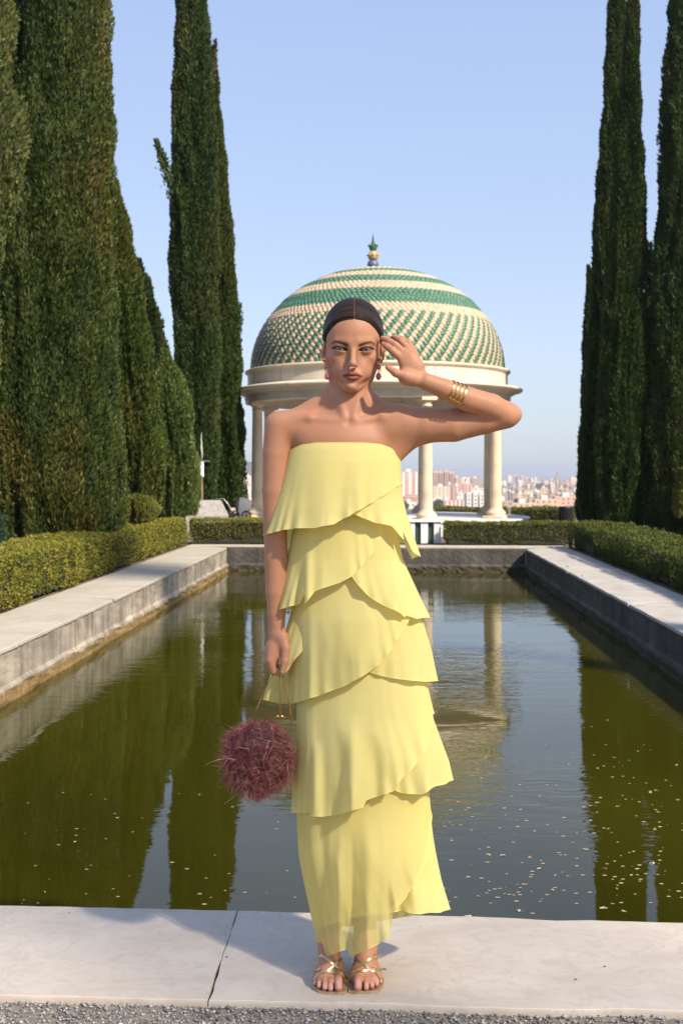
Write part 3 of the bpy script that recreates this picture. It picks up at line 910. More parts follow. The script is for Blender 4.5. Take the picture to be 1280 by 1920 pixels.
for row, u, r_, fr, nT in tiles:
    w = 2 * math.pi * r_ / nT
    tv, tf = tile_verts(w * 1.0, ROW * 1.25)
    tv = np.array(tv)
    # local frame on the dome
    tl = math.hypot(math.sin(u) * RD, math.cos(u) * HD)
    upr, upz = -math.sin(u) * RD / tl, math.cos(u) * HD / tl        # up-slope (radial, z)
    outr, outz = upz, -upr
    for i in range(nT):
        a = (i - .5 * row) * 2 * math.pi / nT - .3 + .004 * math.sin(i * 7.1 + row * 3.3)
        # angle measured from the front, positive to the right; columns slant down to the right
        rad = V(math.sin(a), -math.cos(a), 0); tan = V(math.cos(a), math.sin(a), 0)
        up = rad * upr + V(0, 0, upz); out = rad * outr + V(0, 0, outz)
        ang = .42 * min(1.0, w / .12)                                # the sausages lie along the slanting columns
        up2 = up * math.cos(ang) - tan * math.sin(ang); tan2 = tan * math.cos(ang) + up * math.sin(ang)
        c = V(GX, GY, Z0D + math.sin(u) * HD) + rad * r_
        j = 1 + .06 * math.sin(i * 12.9 + row * 78.2)
        g = green(fr, i, row, 0)
        front = -math.cos(a)
        key = row
        vis = row < 12 and -.05 < a % (2 * math.pi) < 1.25 and a % (2 * math.pi) > .30
        M = np.column_stack([tan2, up2, out])
        if vis and len(ind) < 300:
            ind.append((row, M, c, g, tv, tf))
            continue
        P = tv * V(1, 1, j) @ M.T + c
        rest_v.append(P); rest_f += [tuple(nb + q for q in ff_) for ff_ in tf]; rest_m += [0 if g else 1] * len(tf); nb += len(tv)
mesh('roof_tile', np.concatenate(rest_v), rest_f, [M_TG, M_TC], dome, True, mi=rest_m, org=(GX, GY, Z0D), kind='stuff')
from mathutils import Matrix
cache = {}
for row, M, c, g, tv, tf in ind:
    if (row, g) not in cache:
        me = bpy.data.meshes.new('roof_tile'); me.from_pydata([tuple(p) for p in tv], [], tf)
        me.polygons.foreach_set('use_smooth', [True] * len(me.polygons)); me.materials.append(M_TG if g else M_TC)
        cache[(row, g)] = me
    o = bpy.data.objects.new('roof_tile', cache[(row, g)]); SC.collection.objects.link(o)
    o.parent = dome
    m4 = Matrix([[*M[0], 0], [*M[1], 0], [*M[2], 0], [0, 0, 0, 1]]).to_4x4()
    m4.translation = Vector(c - WL[dome.name])
    o.matrix_local = m4
# finial
fin = MB(); z = Z0D + HD
fz = Z0D + HD - .03
FX = GX - .10
mb = MB(); mb.lathe(FX, GY, [(.20, fz), (.14, fz + .04), (.09, fz + .06), (0, fz + .06)], 20); mb.build('finial_base', M_STONE, gaz, True)
def fb(name, prof, mat):
    m_ = MB(); m_.lathe(FX, GY, [(r_, fz + z_) for r_, z_ in prof], 20); return m_.build(name, mat, gaz, True)
M_BLUE = plain('blue_glaze', (.085, .11, .19), .4, var=.35, vs=25)
M_OCH = plain('ochre_glaze', (.40, .27, .12), .5, var=.4, vs=25)
M_GG = plain('green_glaze', (.03, .12, .065), .35, var=.4, vs=25)
fb('finial_ball', [(.06, .05), (.115, .09), (.137, .15), (.137, .20), (.11, .26), (.07, .285), (.0, .29)], M_BLUE)
kn = fb('finial_bulb', [(.07, .285), (.11, .31), (.125, .37), (.12, .42), (.09, .47), (.055, .50), (0, .51)], M_OCH)
for k in range(8):
    a = k * math.pi / 4; m_ = MB(); m_.ball((FX + .125 * math.cos(a), GY + .125 * math.sin(a), fz + .40), .028, n=8, m=6); m_.build('knob', M_OCH, kn, True)
gr_ = fb('finial_urn', [(.05, .50), (.085, .53), (.095, .58), (.10, .61), (.085, .64), (.05, .67), (0, .68)], M_GG)
for k in range(6):
    a = k * math.pi / 3; m_ = MB(); m_.ball((FX + .10 * math.cos(a), GY + .10 * math.sin(a), fz + .63), .026, .026, .035, 8, 6); m_.build('knob', M_GG, gr_, True)
fb('finial_spike', [(.035, .66), (.038, .70), (.022, .76), (.026, .79), (.012, .86), (.002, .93), (0, .93)], plain('dark_bronze', (.10, .085, .05), .5, .6))

# striped low wall below the gazebo
sw = empty('striped_parapet', (.85, 22.6, 0), 'low parapet of white piers and dark green panels under a white slab, before the gazebo', 'parapet')
M_WP = plain('white_paint_stone', (.68, .67, .64), .6, var=.06, vs=6)
M_DG = plain('dark_green_panel', (.018, .05, .035), .45, var=.3, vs=8)
YP = 22.55
mb = MB(); mb.box(-.25, 1.93, YP - .09, YP + .35, .40, .438, .006); mb.build('slab', M_WP, sw)
px = [(828 - 17 - 24.5 * k) for k in range(8)]
kx = lambda p: (p - 640) * YP / FOC
pr = [(1.72, 1.86)]
x = kx(826)
xs_ = []
for k in range(9):
    a = x - .135; mb = MB(); mb.box(a, x, YP - .05, YP + .30, 0, .398, .004); mb.build('pier', M_WP, sw)
    mb = MB(); mb.box(a - .108, a - .002, YP + .0, YP + .26, 0, .396); mb.build('panel', M_DG, sw)
    x = a - .11
# dark bin, stone block, pole, stroller
bn = empty('litter_bin', (5.75 * 1.0, 31.0, 0), 'dark grey round litter bin beside the hedge right of the gazebo', 'bin')
bx = (1060 - 640) * 30.5 / FOC
WL['x'] = None
bn.location = (bx, 30.5, 0); WL[bn.name] = V(bx, 30.5, 0)
M_BIN = plain('bin_plastic', (.02, .022, .026), .5)
mb = MB(); mb.lathe(bx, 30.5, [(.15, 0), (.165, .02), (.175, .40), (.185, .41), (.185, .46), (.17, .465), (.16, .44), (.155, .05), (0, .05)], 24); mb.build('body', M_BIN, bn, True)
mb = MB()
for k in range(16):
    a = k * math.pi / 8; mb.box(bx + .176 * math.cos(a) - .006, bx + .176 * math.cos(a) + .006, 30.5 + .176 * math.sin(a) - .006, 30.5 + .176 * math.sin(a) + .006, .03, .40)
mb.build('rib', M_BIN, bn, kind='stuff')

YB = 24.6
M_BLK = plain('grey_stone_block', (.33, .30, .285), .85, var=.25, vs=12, bs=60)
kx = lambda p, Y=YB: (p - 640) * Y / FOC
kz = lambda p, Y=YB: CAMH - (p - HOR) * Y / FOC
b_ = [(kx(348), kx(426), 0.0), (kx(349), kx(425), kz(966)), (kx(352), kx(423), kz(962)), (kx(369), kx(413), kz(940)), (kx(371), kx(411), kz(938))]
v = []; f = []
for x0, x1, z in b_:
    ins = (x0 - b_[0][0]); y0 = YB - .4 + ins * .6; y1 = YB + .4 - ins * .6
    v += [(x0, y0, z), (x1, y0, z), (x1, y1, z), (x0, y1, z)]
for k in range(len(b_) - 1):
    for i in range(4):
        j = (i + 1) % 4; f.append((k * 4 + i, k * 4 + j, k * 4 + 4 + j, k * 4 + 4 + i))
f.append((16, 17, 18, 19))
o = mesh('stone_block', v, f, M_BLK, None, False); tag(o, 'grey stone block with sloping sides behind the far left hedge', 'stone block')
pole = empty('slender_pole', (kx(379, 25.2), 25.2, 0), 'slim brown pole with a white cylinder and crossbar above the stone block', 'pole')
M_WOOD = plain('pole_wood', (.20, .13, .085), .8, var=.3, vs=10)
M_WH = plain('white_plastic', (.75, .74, .72), .5)
q = lambda px, py: Q(px, py, 25.2)
mb = MB(); mb.tube([(kx(379, 25.2), 25.2, 0), q(379, 940), q(378.5, 893)], [.024, .024, .02], 10); mb.build('shaft', M_WOOD, pole, True)
mb = MB(); x_, _, z0_ = q(378.5, 894); z1_ = q(378, 866)[2]; mb.lathe(x_, 25.2, [(0, z0_), (.042, z0_), (.042, z1_), (0, z1_)], 16); mb.build('cylinder', M_WH, pole)
mb = MB(); z_ = q(378, 864.5)[2]; mb.box(x_ - .075, x_ + .075, 26.18, 25.22, z_ - .008, z_ + .010); mb.build('crossbar', plain('grey_steel', (.3, .3, .28), .5, .4), pole)
mb = MB(); mb.tube([q(378, 863), q(379, 850), q(377.5, 838), q(378, 831), q(377.5, 822), q(378, 811)], [.018, .02, .022, .016, .010, .004], 8); mb.build('rod', plain('pale_rod', (.42, .40, .33), .7, var=.4, vs=9), pole, True)
mb = MB(); x_ = kx(367, 25.1); mb.tube([(x_, 25.1, 0), (x_, 25.1, kz(930, 25.1)), (x_, 25.1, kz(872, 25.1))], [.018, .017, .014], 8)
tag(mb.build('wooden_stake', M_WOOD, None, True), 'thin wooden stake left of the slim pole', 'stake')

YS = 26.1
st = empty('baby_stroller', (kx(450, YS), YS, DZ * 0), 'baby stroller with a black hood parked left of the gazebo columns', 'stroller')
sq = lambda px, py, dy=0: Q(px, py, YS + dy)
M_BLK2 = plain('black_fabric', (.012, .012, .014), .8); M_GF = plain('grey_fabric', (.10, .105, .115), .85); M_FR = plain('frame_metal', (.30, .29, .27), .35, .8)
mb = MB(); c_ = Vector(sq(453, 950)); 
v = []; f = []
nh = 12
for i in range(9):
    a = math.radians(-8 + i * 24)
    for j in range(nh + 1):
        b = math.pi * j / nh
        v.append((c_.x + .02 + .165 * math.sin(a / 2 + .3) * math.sin(b) * (1 if i else .6) - .08 + i * .018, c_.y - .20 * math.cos(b), c_.z - .20 + .40 * math.sin(b) * (1 - .018 * i * i * .3)))
for i in range(8):
    for j in range(nh):
        f.append((i * (nh + 1) + j, i * (nh + 1) + j + 1, (i + 1) * (nh + 1) + j + 1, (i + 1) * (nh + 1) + j))
mesh('hood', v, f, M_GF, st, True)
mb = MB(); mb.ball((c_.x - .06, c_.y, c_.z - .03), .13, .17, .185, 16, 10); mb.build('seat', M_BLK2, st, True)
mb = MB()
for s_ in (-.2, .2):
    mb.tube([sq(404, 936, s_), sq(412, 935, s_), sq(420, 936, s_), sq(428, 946, s_), sq(434, 958, s_), sq(441, 966, s_)], .012, 8)
mb.tube([sq(404, 936, -.2), sq(404, 936, .2)], .015, 8)
mb.build('push_bar', M_FR, st, True)
mb = MB(); mb.tube([sq(426, 940, -.12), sq(432, 952, -.12), sq(438, 964, -.12)], .02, 8); mb.tube([sq(440, 955, .1), sq(434, 968, .1)], .012, 6); mb.build('strut', M_BLK2, st, True)
mb = MB(); mb.box(*(lambda p: (p[0] - .05, p[0] + .07))(sq(437, 958)), YS - .15, YS + .1, sq(0, 966)[2], sq(0, 952)[2], .01); mb.build('bag', plain('pale_pink_cloth', (.55, .42, .38), .9), st)
for (px_, s_) in ((431, -.2), (441, -.2), (431, .2), (462, .2), (462, -.2)):
    x_, y_, z_ = sq(px_, 966, s_); z_ = max(z_, DZ * 0 + .10)
    w_ = MB(); pts = [(x_ + .09 * math.cos(a), y_, z_ + .0 + .09 * math.sin(a)) for a in np.linspace(0, 2 * math.pi, 17)]; w_.tube(pts, .018, 6, False); w_.tube([(x_, y_ - .02, z_), (x_, y_ + .02, z_)], .025, 8)
    w_.build('wheel', M_BLK2, st, True)
tag(scatter('fallen_leaf', [G(760 + 303, 1062, .004)], .028, .03, plain('dry_leaf', (.16, .11, .06), .9), None, .35, 51), 'dry brown leaf on the far part of the right coping', 'leaf') if True else None
tag(scatter('fallen_leaf', [G(1090, 1080, .004)], .024, .026, plain('dry_leaf2', (.20, .14, .07), .9), None, .35, 52), 'dry leaf on the right coping, nearer of the two', 'leaf')

# ------------------------------------------------------------------ the city beyond
CZ = -50.0
def m_bld(nm, c): return plain('city_' + nm, c, .85, var=.08, vs=.05, spec=.2)
BM = {'pink': m_bld('pink', (.62, .38, .28)), 'rose': m_bld('rose', (.56, .33, .25)), 'white': m_bld('white', (.70, .66, .60)), 'cream': m_bld('cream', (.70, .56, .42)),
      'brown': m_bld('brown', (.42, .31, .24)), 'ochre': m_bld('ochre', (.58, .43, .28)), 'grey': m_bld('grey', (.30, .28, .26))}
M_WIN = plain('city_window', (.16, .15, .15), .4)
M_ROOF = plain('city_roof', (.34, .20, .14), .9, var=.2, vs=.1)
def building(px0, px1, ptop, D, c, label, strips=0, notch=0, roof='flat', depth=None, base=None, wc='white'):
    x0, x1 = (px0 - 640) * D / FOC, (px1 - 640) * D / FOC
    zt = CAMH - (ptop - HOR) * D / FOC; zb = CZ if base is None else CAMH - (base - HOR) * D / FOC
    W = x1 - x0; dp = depth or max(12, min(30, W * .6))
    root = empty('city_building', ((x0 + x1) / 2, D, zb), label, 'building', 'buildings of the far city')
    mb = MB()
    mb.box(x0, x1, D, D + dp, zb, zt)
    for k in range(notch):           # projecting bays
        a = x0 + W * (k + .15) / notch; b = x0 + W * (k + .85) / notch
        mb.box(a, b, D - 4, D - .01, zb, zt + (2.5 if k % 2 else 1))
    mb.build('wall', BM[c], root)
    if roof == 'hip':
        m2 = MB(); h = min(5, W * .18)
        m2.add([(x0 - .5, D - .5, zt + .02), (x1 + .5, D - .5, zt + .02), (x1 + .5, D + dp + .5, zt + .02), (x0 - .5, D + dp + .5, zt + .02), (x0 + W * .3, D + dp / 2, zt + h), (x1 - W * .3, D + dp / 2, zt + h)],
               [(0, 1, 5, 4), (1, 2, 5), (2, 3, 4, 5), (3, 0, 4), (3, 2, 1, 0)])
        m2.build('roof', M_ROOF, root)
    else:
        m2 = MB(); m2.box(x0 + W * .3, x0 + W * .55, D + 2, D + dp - 2, zt + .01, zt + 3.0); m2.build('roof_house', BM['white' if c != 'white' else 'cream'], root)
    wv = MB(); yo = D - .05 - (4 if notch else 0)
    nf = max(1, int((zt - zb) / 3.3)); nc = max(2, int(W / 4.2))
    for i in range(min(nf, 22)):
        z = zt - 3.0 - i * 3.3
        if z < zb + 1: break
        for j in range(nc):
            x = x0 + W * (j + .5) / nc
            wv.box(x - .75, x + .75, yo - .05 if not notch else yo - .05, yo + .03, z, z + 1.6)
    wv.build('windows', M_WIN, root, kind='stuff')
    if strips:
        sv = MB()
        for k in range(strips):
            x = x0 + W * (k + .5) / strips; sv.box(x - W * .06, x + W * .06, D - .5, D + .1 - .15, zb, zt - 1)
        sv.build('balcony_strip', BM[wc], root)
    return root
# tall pink towers near the gazebo columns
building(750, 786, 884, 1450, 'pink', 'tall pink slab tower with white stripes left of the front gazebo column', 3)
building(752, 792, 934, 1150, 'rose', 'low reddish block below the striped tower', 0, 0, 'hip')
building(756, 780, 942, 1000, 'white', 'white low building at the foot of the striped tower')
tw = [(812, 821, 886), (822, 831, 887), (832, 841, 885), (842, 851, 888)]
for i, (a, b, tp) in enumerate(tw): building(a, b, tp, 1700, 'rose' if i % 2 else 'pink', ['first', 'second', 'third', 'fourth'][i] + ' from left of the four joined pink towers right of the front column', 0, 2)
building(851, 863, 896, 1750, 'rose', 'pink tower right after the four joined towers', 0, 1)
building(862, 881, 898, 1900, 'cream', 'cream apartment block behind the pink towers', 0, 2)
building(880, 904, 897, 2000, 'brown', 'brownish slab block left of the right gazebo columns', 0, 1)
building(812, 842, 912, 1500, 'cream', 'cream block in front of the four joined towers')
building(836, 850, 908, 1550, 'brown', 'small brown block under the towers')
building(848, 866, 911, 1450, 'rose', 'rose coloured block in the middle of the city view', 1)
building(868, 884, 907, 1500, 'pink', 'pink block above the white apartment house')
building(858, 873, 925, 1350, 'white', 'small white house above the hedge left of the white apartments')
building(883, 906, 915, 1650, 'cream', 'cream block behind the white apartment house')
building(810, 826, 936, 1150, 'white', 'white building just right of the front column foot', 0, 2)
building(826, 850, 938, 1120, 'rose', 'low rose building with white bays above the hedge', 3)
building(850, 872, 936, 1140, 'rose', 'low rose building right of the one with white bays', 3)
building(872, 908, 925, 1050, 'white', 'white apartment house with balconies left of the right columns', 0, 3)
building(888, 906, 921, 1100, 'white', 'taller rear wing of the white apartment house')
r = random.Random(5)
cc_ = ['white', 'cream', 'brown', 'white', 'ochre', 'cream', 'grey', 'rose']
rows = [(2600, 896, 905, 16), (2300, 901, 912, 15), (2000, 907, 917, 14), (1700, 914, 924, 14), (1450, 922, 932, 13)]
kk = 0
words = ['white', 'cream', 'brownish', 'pale', 'ochre', 'sandy', 'grey', 'rose']
NTH = 'first second third fourth fifth sixth seventh eighth ninth tenth eleventh twelfth thirteenth fourteenth fifteenth sixteenth seventeenth eighteenth nineteenth twentieth'.split()
ordn = ['farthest', 'fourth nearest', 'middle', 'second nearest', 'nearest']
for ri, (D, t0_, t1_, n_) in enumerate(rows):
    x = 940
    j = 0
    while x < 1100:
        w_ = r.uniform(7, 17)
        if ri == 0 and 945 < x < 985: tp = r.uniform(890, 897)
        else: tp = r.uniform(t0_, t1_)
        ci = r.randrange(8)
        if not (1000 < x < 1046 and ri in (2,)):
            kk += 1; j += 1
            building(x, x + w_, tp, D * r.uniform(.97, 1.03), cc_[ci], '%s house, %s from the left in the %s row of the far city' % (words[ci], NTH[j - 1], ordn[ri]), 0, r.choice([0, 0, 1, 2]), r.choice(['flat', 'hip', 'flat']))
        x += w_ * r.uniform(.85, 1.2)
for i, (a, b, tp, c, lab) in enumerate([(925, 962, 939, 'brown', 'long brown building behind the far hedge'), (960, 1004, 943, 'ochre', 'long low tan building in front of the city right of the columns'), (1002, 1046, 936, 'ochre', 'wide tan building left of the bin'),
                                   (1040, 1090, 931, 'pink', 'wide pinkish tan building above the bin')]):
    building(a, b, tp, 900 + 30 * i, c, lab, 0, 0)
for i, (a, b, tp, c) in enumerate([(452, 464, 884, 'rose'), (458, 474, 893, 'white'), (452, 470, 905, 'cream'), (458, 476, 917, 'white'), (452, 466, 930, 'rose'), (462, 478, 940, 'white')]):
    building(a, b, tp, 2100 - 190 * i, c, 'distant %s house between twin cypress and left column, %s' % (words[cc_.index(c)], ['topmost', 'second from top', 'third from top', 'fourth from top', 'fifth from top', 'lowest'][i]))
# cathedral
D = 3000
cq = lambda px, py: Q(px, py, D)
ca_ = empty('cathedral', (cq(1045, 0)[0], D, CZ), 'grey cathedral with one tall stepped tower on the skyline', 'cathedral')
def seg(px0, px1, p1, p0): 
    a = cq(px0, p1); b = cq(px1, p0); return (a[0], b[0], D, D + (b[0] - a[0]), b[2], a[2])
mb = MB()
mb.box(*seg(1039, 1053, 905, 935)); mb.box(*seg(1041, 1051, 894, 905)); mb.box(*seg(1043, 1049, 886, 894))
x0_, z0_ = cq(1043.8, 888)[0], cq(0, 888)[2]; x1_ = cq(1048.2, 888)[0]; 
mb.add([(x0_, D, z0_), (x1_, D, z0_), (x1_, D + 6, z0_), (x0_, D + 6, z0_), ((x0_ + x1_) / 2, D + 3, cq(0, 880)[2])], [(0, 1, 4), (1, 2, 4), (2, 3, 4), (3, 0, 4)])
mb.build('tower', BM['grey'], ca_)
mb = MB(); mb.box(*seg(1008, 1040, 903, 935)); mb.box(*seg(1018, 1030, 900, 903)); mb.build('nave', BM['grey'], ca_)
# wooded mound below it and hills
def mound(name, px0, px1, ptop, D, mat, label, depth, kind='structure', seed=3):
    n = 60; v = []; f = []
    for j in range(9):
        q = j / 8
        for i in range(n + 1):
            u = i / n; x = (px0 + (px1 - px0) * u - 640) * D / FOC
            h = (math.sin(math.pi * u) ** .6) * math.sin(math.pi * min(1, q * 1.0) * .5 if q < 1 else 0.0)
            h *= 1 + .25 * float(vnoise(np.array([u * 9.]), np.array([q * 3.]), np.array([seed * 1.]))[0])
            zt = CAMH - (ptop - HOR) * D / FOC
            v.append((x, D + depth * q, CZ - 1 + (zt - CZ) * h))
    for j in range(8):
        for i in range(n):
            f.append((j * (n + 1) + i, j * (n + 1) + i + 1, (j + 1) * (n + 1) + i + 1, (j + 1) * (n + 1) + i))
    o = mesh(name, v, f, mat, None, True); tag(o, kind=kind); return o
M_HILL = plain('dark_wood', (.035, .05, .03), .95, var=.4, vs=.05)
mound('wooded_hill', 998, 1054, 905, 2150, M_HILL, '', 150)
mound('far_hills', 250, 640, 869.5, 2400, plain('hill', (.10, .11, .08), .95, var=.3, vs=.001), '', 400, seed=5)
# soft green trees at the foot of the city
for i, (px_, py_, s_, lab) in enumerate([(822, 945, 7, 'round dark tree in the city just right of the front column'), (812, 948, 5, 'small dark tree hugging the front column foot'), (757, 948, 6, 'dark tree near the left edge of the city view'),
                                   (930 + 40, 942, 6, 'round tree right of the gazebo columns far below')]):
    Dd = 950; c_ = Q(px_, py_, Dd); R_ = s_ * Dd / FOC
    root = empty('city_tree', (c_[0], Dd, CZ), lab, 'tree')
    n_ = 700; rr_ = np.random.default_rng(i); q_ = rr_.normal(size=(n_, 3)); q_ /= np.linalg.norm(q_, axis=1)[:, None]
    P_ = V(*c_) + q_ * V(R_ * 1.2, R_, R_) * rr_.uniform(.6, 1, (n_, 1)); D_ = q_ + rr_.normal(size=(n_, 3)) * .4; D_ /= np.linalg.norm(D_, axis=1)[:, None]
    v, f = leaves(P_, D_, rr_.uniform(.9, 1.8, n_), .4, i)
    mesh('crown', v, f, M_FOL, root, False, col=np.repeat(V(.09, .12, .06) * rr_.uniform(.6, 1.8, (n_, 1)), 4, 0))
    mb = MB(); mb.tube([(c_[0], Dd, CZ), (c_[0], Dd, c_[2])], [.6, .4], 6); mb.build('trunk', M_BARK, root, True)
# haze
hz = MB(); hz.box(-9000, 9000, -60, 13500, -52, 19)
ho = hz.build('haze', None); ho['kind'] = 'stuff'
hm = bpy.data.materials.new('haze_air'); hm.use_nodes = True; hm.node_tree.nodes.clear()
pv = hm.node_tree.nodes.new('ShaderNodeVolumePrincipled'); pv.inputs['Color'].default_value = (.80, .85, .95, 1); pv.inputs['Density'].default_value = .00018; pv.inputs['Anisotropy'].default_value = .2
oo = hm.node_tree.nodes.new('ShaderNodeOutputMaterial'); hm.node_tree.links.new(pv.outputs[0], oo.inputs['Volume'])
ho.data.materials.append(hm)
# ------------------------------------------------------------------ the woman: one implicit body meshed on a graded grid
PY0 = 3.20                                   # distance of her body axis
U = PY0 / FOC                                # metres per photo pixel at that distance
def P(px, py, d=0.0):
    """body point at photo pixel, d pixels behind the body axis"""
    return np.array(Q(px, py, PY0 + d * U))

def axis(parts):
    out = []
    for a, b, h in parts:
        n = max(1, int(round((b - a) / h))); out += list(np.linspace(a, b, n, endpoint=False))
    out.append(parts[-1][1]); return np.array(out)
GXS = axis([(-.245, -.215, .006), (-.215, -.125, .0024), (-.125, -.075, .005), (-.075, .225, .0020), (.225, .50, .0055)])
GYS = axis([(3.035, 3.06, .004), (3.06, 3.26, .0022), (3.26, 3.42, .006)])
GZS = axis([(-.01, .115, .0022), (.115, .76, .012), (.76, .95, .0026), (.95, 1.40, .006), (1.40, 1.53, .005), (1.53, 1.70, .0020), (1.70, 1.83, .0030)])
GXS, GYS, GZS = (a.astype(np.float32) for a in (GXS, GYS, GZS))

class Field:
    def __init__(s):
        s.F = np.full((len(GXS), len(GYS), len(GZS)), .5, np.float32)
    def win(s, lo, hi):
        i0, i1 = np.searchsorted(GXS, [lo[0], hi[0]]); j0, j1 = np.searchsorted(GYS, [lo[1], hi[1]]); k0, k1 = np.searchsorted(GZS, [lo[2], hi[2]])
        sl_ = (slice(max(0, i0 - 1), i1 + 1), slice(max(0, j0 - 1), j1 + 1), slice(max(0, k0 - 1), k1 + 1))
        x, y, z = np.meshgrid(GXS[sl_[0]], GYS[sl_[1]], GZS[sl_[2]], indexing='ij')
        return sl_, x, y, z
    def put(s, sl_, d, k, op='u'):
        A = s.F[sl_]
        if op == 'u':
            if k > 0:
                h = np.clip(.5 + .5 * (A - d) / k, 0, 1); R = A * (1 - h) + d * h - k * h * (1 - h)
            else: R = np.minimum(A, d)
        elif op == 's':
            if k > 0:
                h = np.clip(.5 - .5 * (A + d) / k, 0, 1); R = A * (1 - h) - d * h + k * h * (1 - h)
            else: R = np.maximum(A, -d)
        s.F[sl_] = R
    def cone(s, a, b, r1, r2, k=.01, op='u', fy=1.0):
        """round cone; fy flattens it along the depth"""
        a = np.array(a, float); b = np.array(b, float); m = max(r1, r2) + k + .012
        sl_, x, y, z = s.win(np.minimum(a, b) - m, np.maximum(a, b) + m)
        if x.size == 0: return
        ba = (b - a) * V(1, 1 / fy, 1); L = float(ba @ ba) + 1e-12
        px, py, pz = x - a[0], (y - a[1]) / fy, z - a[2]
        t_ = np.clip((px * ba[0] + py * ba[1] + pz * ba[2]) / L, 0, 1)
        d = np.sqrt((px - t_ * ba[0]) ** 2 + (py - t_ * ba[1]) ** 2 + (pz - t_ * ba[2]) ** 2) - (r1 + (r2 - r1) * t_)
        s.put(sl_, d * min(1, fy) if fy < 1 else d, k, op)
    def ell(s, c, r, k=.01, op='u', rot=0.0):
        c = np.array(c, float); r = np.array(r, float); m = r.max() + k + .012
        mm = (np.full(3, m) if rot else r + k + .012)
        sl_, x, y, z = s.win(c - mm, c + mm)
        if x.size == 0: return
        x = x - c[0]; y = y - c[1]; z = z - c[2]
        if rot:
            ca, sa = math.cos(rot), math.sin(rot); x, z = x * ca + z * sa, -x * sa + z * ca
        k0 = np.sqrt((x / r[0]) ** 2 + (y / r[1]) ** 2 + (z / r[2]) ** 2) + 1e-6
        k1 = np.sqrt((x / r[0] ** 2) ** 2 + (y / r[1] ** 2) ** 2 + (z / r[2] ** 2) ** 2) + 1e-6
        s.put(sl_, k0 * (k0 - 1) / k1, k, op)
    def chain(s, pts, rs, k=.006, first_k=None, fy=1.0):
        for i in range(len(pts) - 1):
            s.cone(pts[i], pts[i + 1], rs[i], rs[i + 1], (first_k if (i == 0 and first_k is not None) else k), fy=fy)

def surface_nets(F):
    neg = F < 0
    c = np.zeros(tuple(n - 1 for n in F.shape), np.uint8)
    for dx in (0, 1):
        for dy in (0, 1):
            for dz in (0, 1):
                c += neg[dx:dx + c.shape[0], dy:dy + c.shape[1], dz:dz + c.shape[2]]
    act = (c > 0) & (c < 8)
    ii, jj, kk = np.nonzero(act)
    idx = np.full(act.shape, -1, np.int32); idx[ii, jj, kk] = np.arange(len(ii))
    acc = np.zeros((len(ii), 3)); cnt = np.zeros(len(ii))
    G_ = (GXS.astype(float), GYS.astype(float), GZS.astype(float))
    for ax in range(3):
        o1, o2 = [(1, 2), (0, 2), (0, 1)][ax]
        for u in (0, 1):
            for v_ in (0, 1):
                off = [0, 0, 0]; off[o1] = u; off[o2] = v_
                a = [ii + off[0], jj + off[1], kk + off[2]]; b = [q.copy() for q in a]; b[ax] = b[ax] + 1
                fa = F[a[0], a[1], a[2]]; fb_ = F[b[0], b[1], b[2]]
                m = (fa < 0) != (fb_ < 0)
                t_ = np.where(m, fa / np.where(m, fa - fb_, 1), 0)
                p = [G_[q][a[q]] for q in range(3)]
                p[ax] = p[ax] + t_ * (G_[ax][b[ax]] - G_[ax][a[ax]])
                for q in range(3): acc[:, q] += np.where(m, p[q], 0)
                cnt += m
    vv = acc / cnt[:, None]
    faces = []
    for ax in range(3):
        sl0 = [slice(None)] * 3; sl1 = [slice(None)] * 3; sl0[ax] = slice(0, -1); sl1[ax] = slice(1, None)
        s0, s1 = neg[tuple(sl0)], neg[tuple(sl1)]
        e = s0 != s1
        o1, o2 = [(1, 2), (0, 2), (0, 1)][ax]
        a = list(np.nonzero(e)); m = (a[o1] > 0) & (a[o2] > 0) & (a[o1] < F.shape[o1] - 1) & (a[o2] < F.shape[o2] - 1)
        a = [q[m] for q in a]; flip = s0[tuple(a)] 
        def cell(u, v_):
            b = [q.copy() for q in a]; b[o1] -= u; b[o2] -= v_; return idx[b[0], b[1], b[2]]
        q = np.stack([cell(1, 1), cell(0, 1), cell(0, 0), cell(1, 0)], 1)
        if ax == 1: flip = ~flip
        q[~flip] = q[~flip][:, ::-1]
        faces.append(q)
    return vv, np.concatenate(faces)

B = Field()
# ---- head frame: x right, z up, f towards the camera, in photo pixels about the eye line
HS = 1 / 716.0
HC0 = P(661.3, 658.3, 0)
ROLL = math.radians(-1.3)
def H(x, z, f):
    ca, sa = math.cos(ROLL), math.sin(ROLL)
    x, z = x * ca - z * sa, x * sa + z * ca
    return HC0 + V(x, -f, z) * HS
def HR_(*r): return V(*r) * HS
def hell(x, z, f, rx, rz, rf, k=6, op='u', rot=0.0): B.ell(H(x, z, f), HR_(rx, rf, rz), k * HS, op, rot + (ROLL if rot else 0))
def hcone(a, b, r1, r2, k=4, op='u', fy=1.0): B.cone(H(*a), H(*b), r1 * HS, r2 * HS, k * HS, op, fy)
CRN = (0, 35, -22, 54.5, 65.5, 70)                      # cranium
hell(*CRN, k=0)
hell(0, 26, 2, 49, 42, 44, 10)                        # forehead
hell(-.5, -16, -2, 45, 47, 42, 13)                      # mid face
hell(-1, -8, -8, 50.5, 36, 38, 12)
for s_ in (-1, 1):
    hell(s_ * 32, -14, 17, 14, 13, 16, 12)            # cheekbone
    hcone((s_ * 39 - 1, -28, -10), (s_ * 31.5 - 2.5, -50, -4), 8, 7.5, 16)       # jaw branch
    hcone((s_ * 31.5 - 2.5, -50, -4), (s_ * 9.5 - 2, -73.5, 28), 7.5, 6.5, 15)
    hell(s_ * 19, -38, 22, 17, 19, 18, 10)            # cheek
    hcone((s_ * 9, 12.5, 42), (s_ * 30, 13.5, 33.5), 4, 4, 13)        # brow ridge
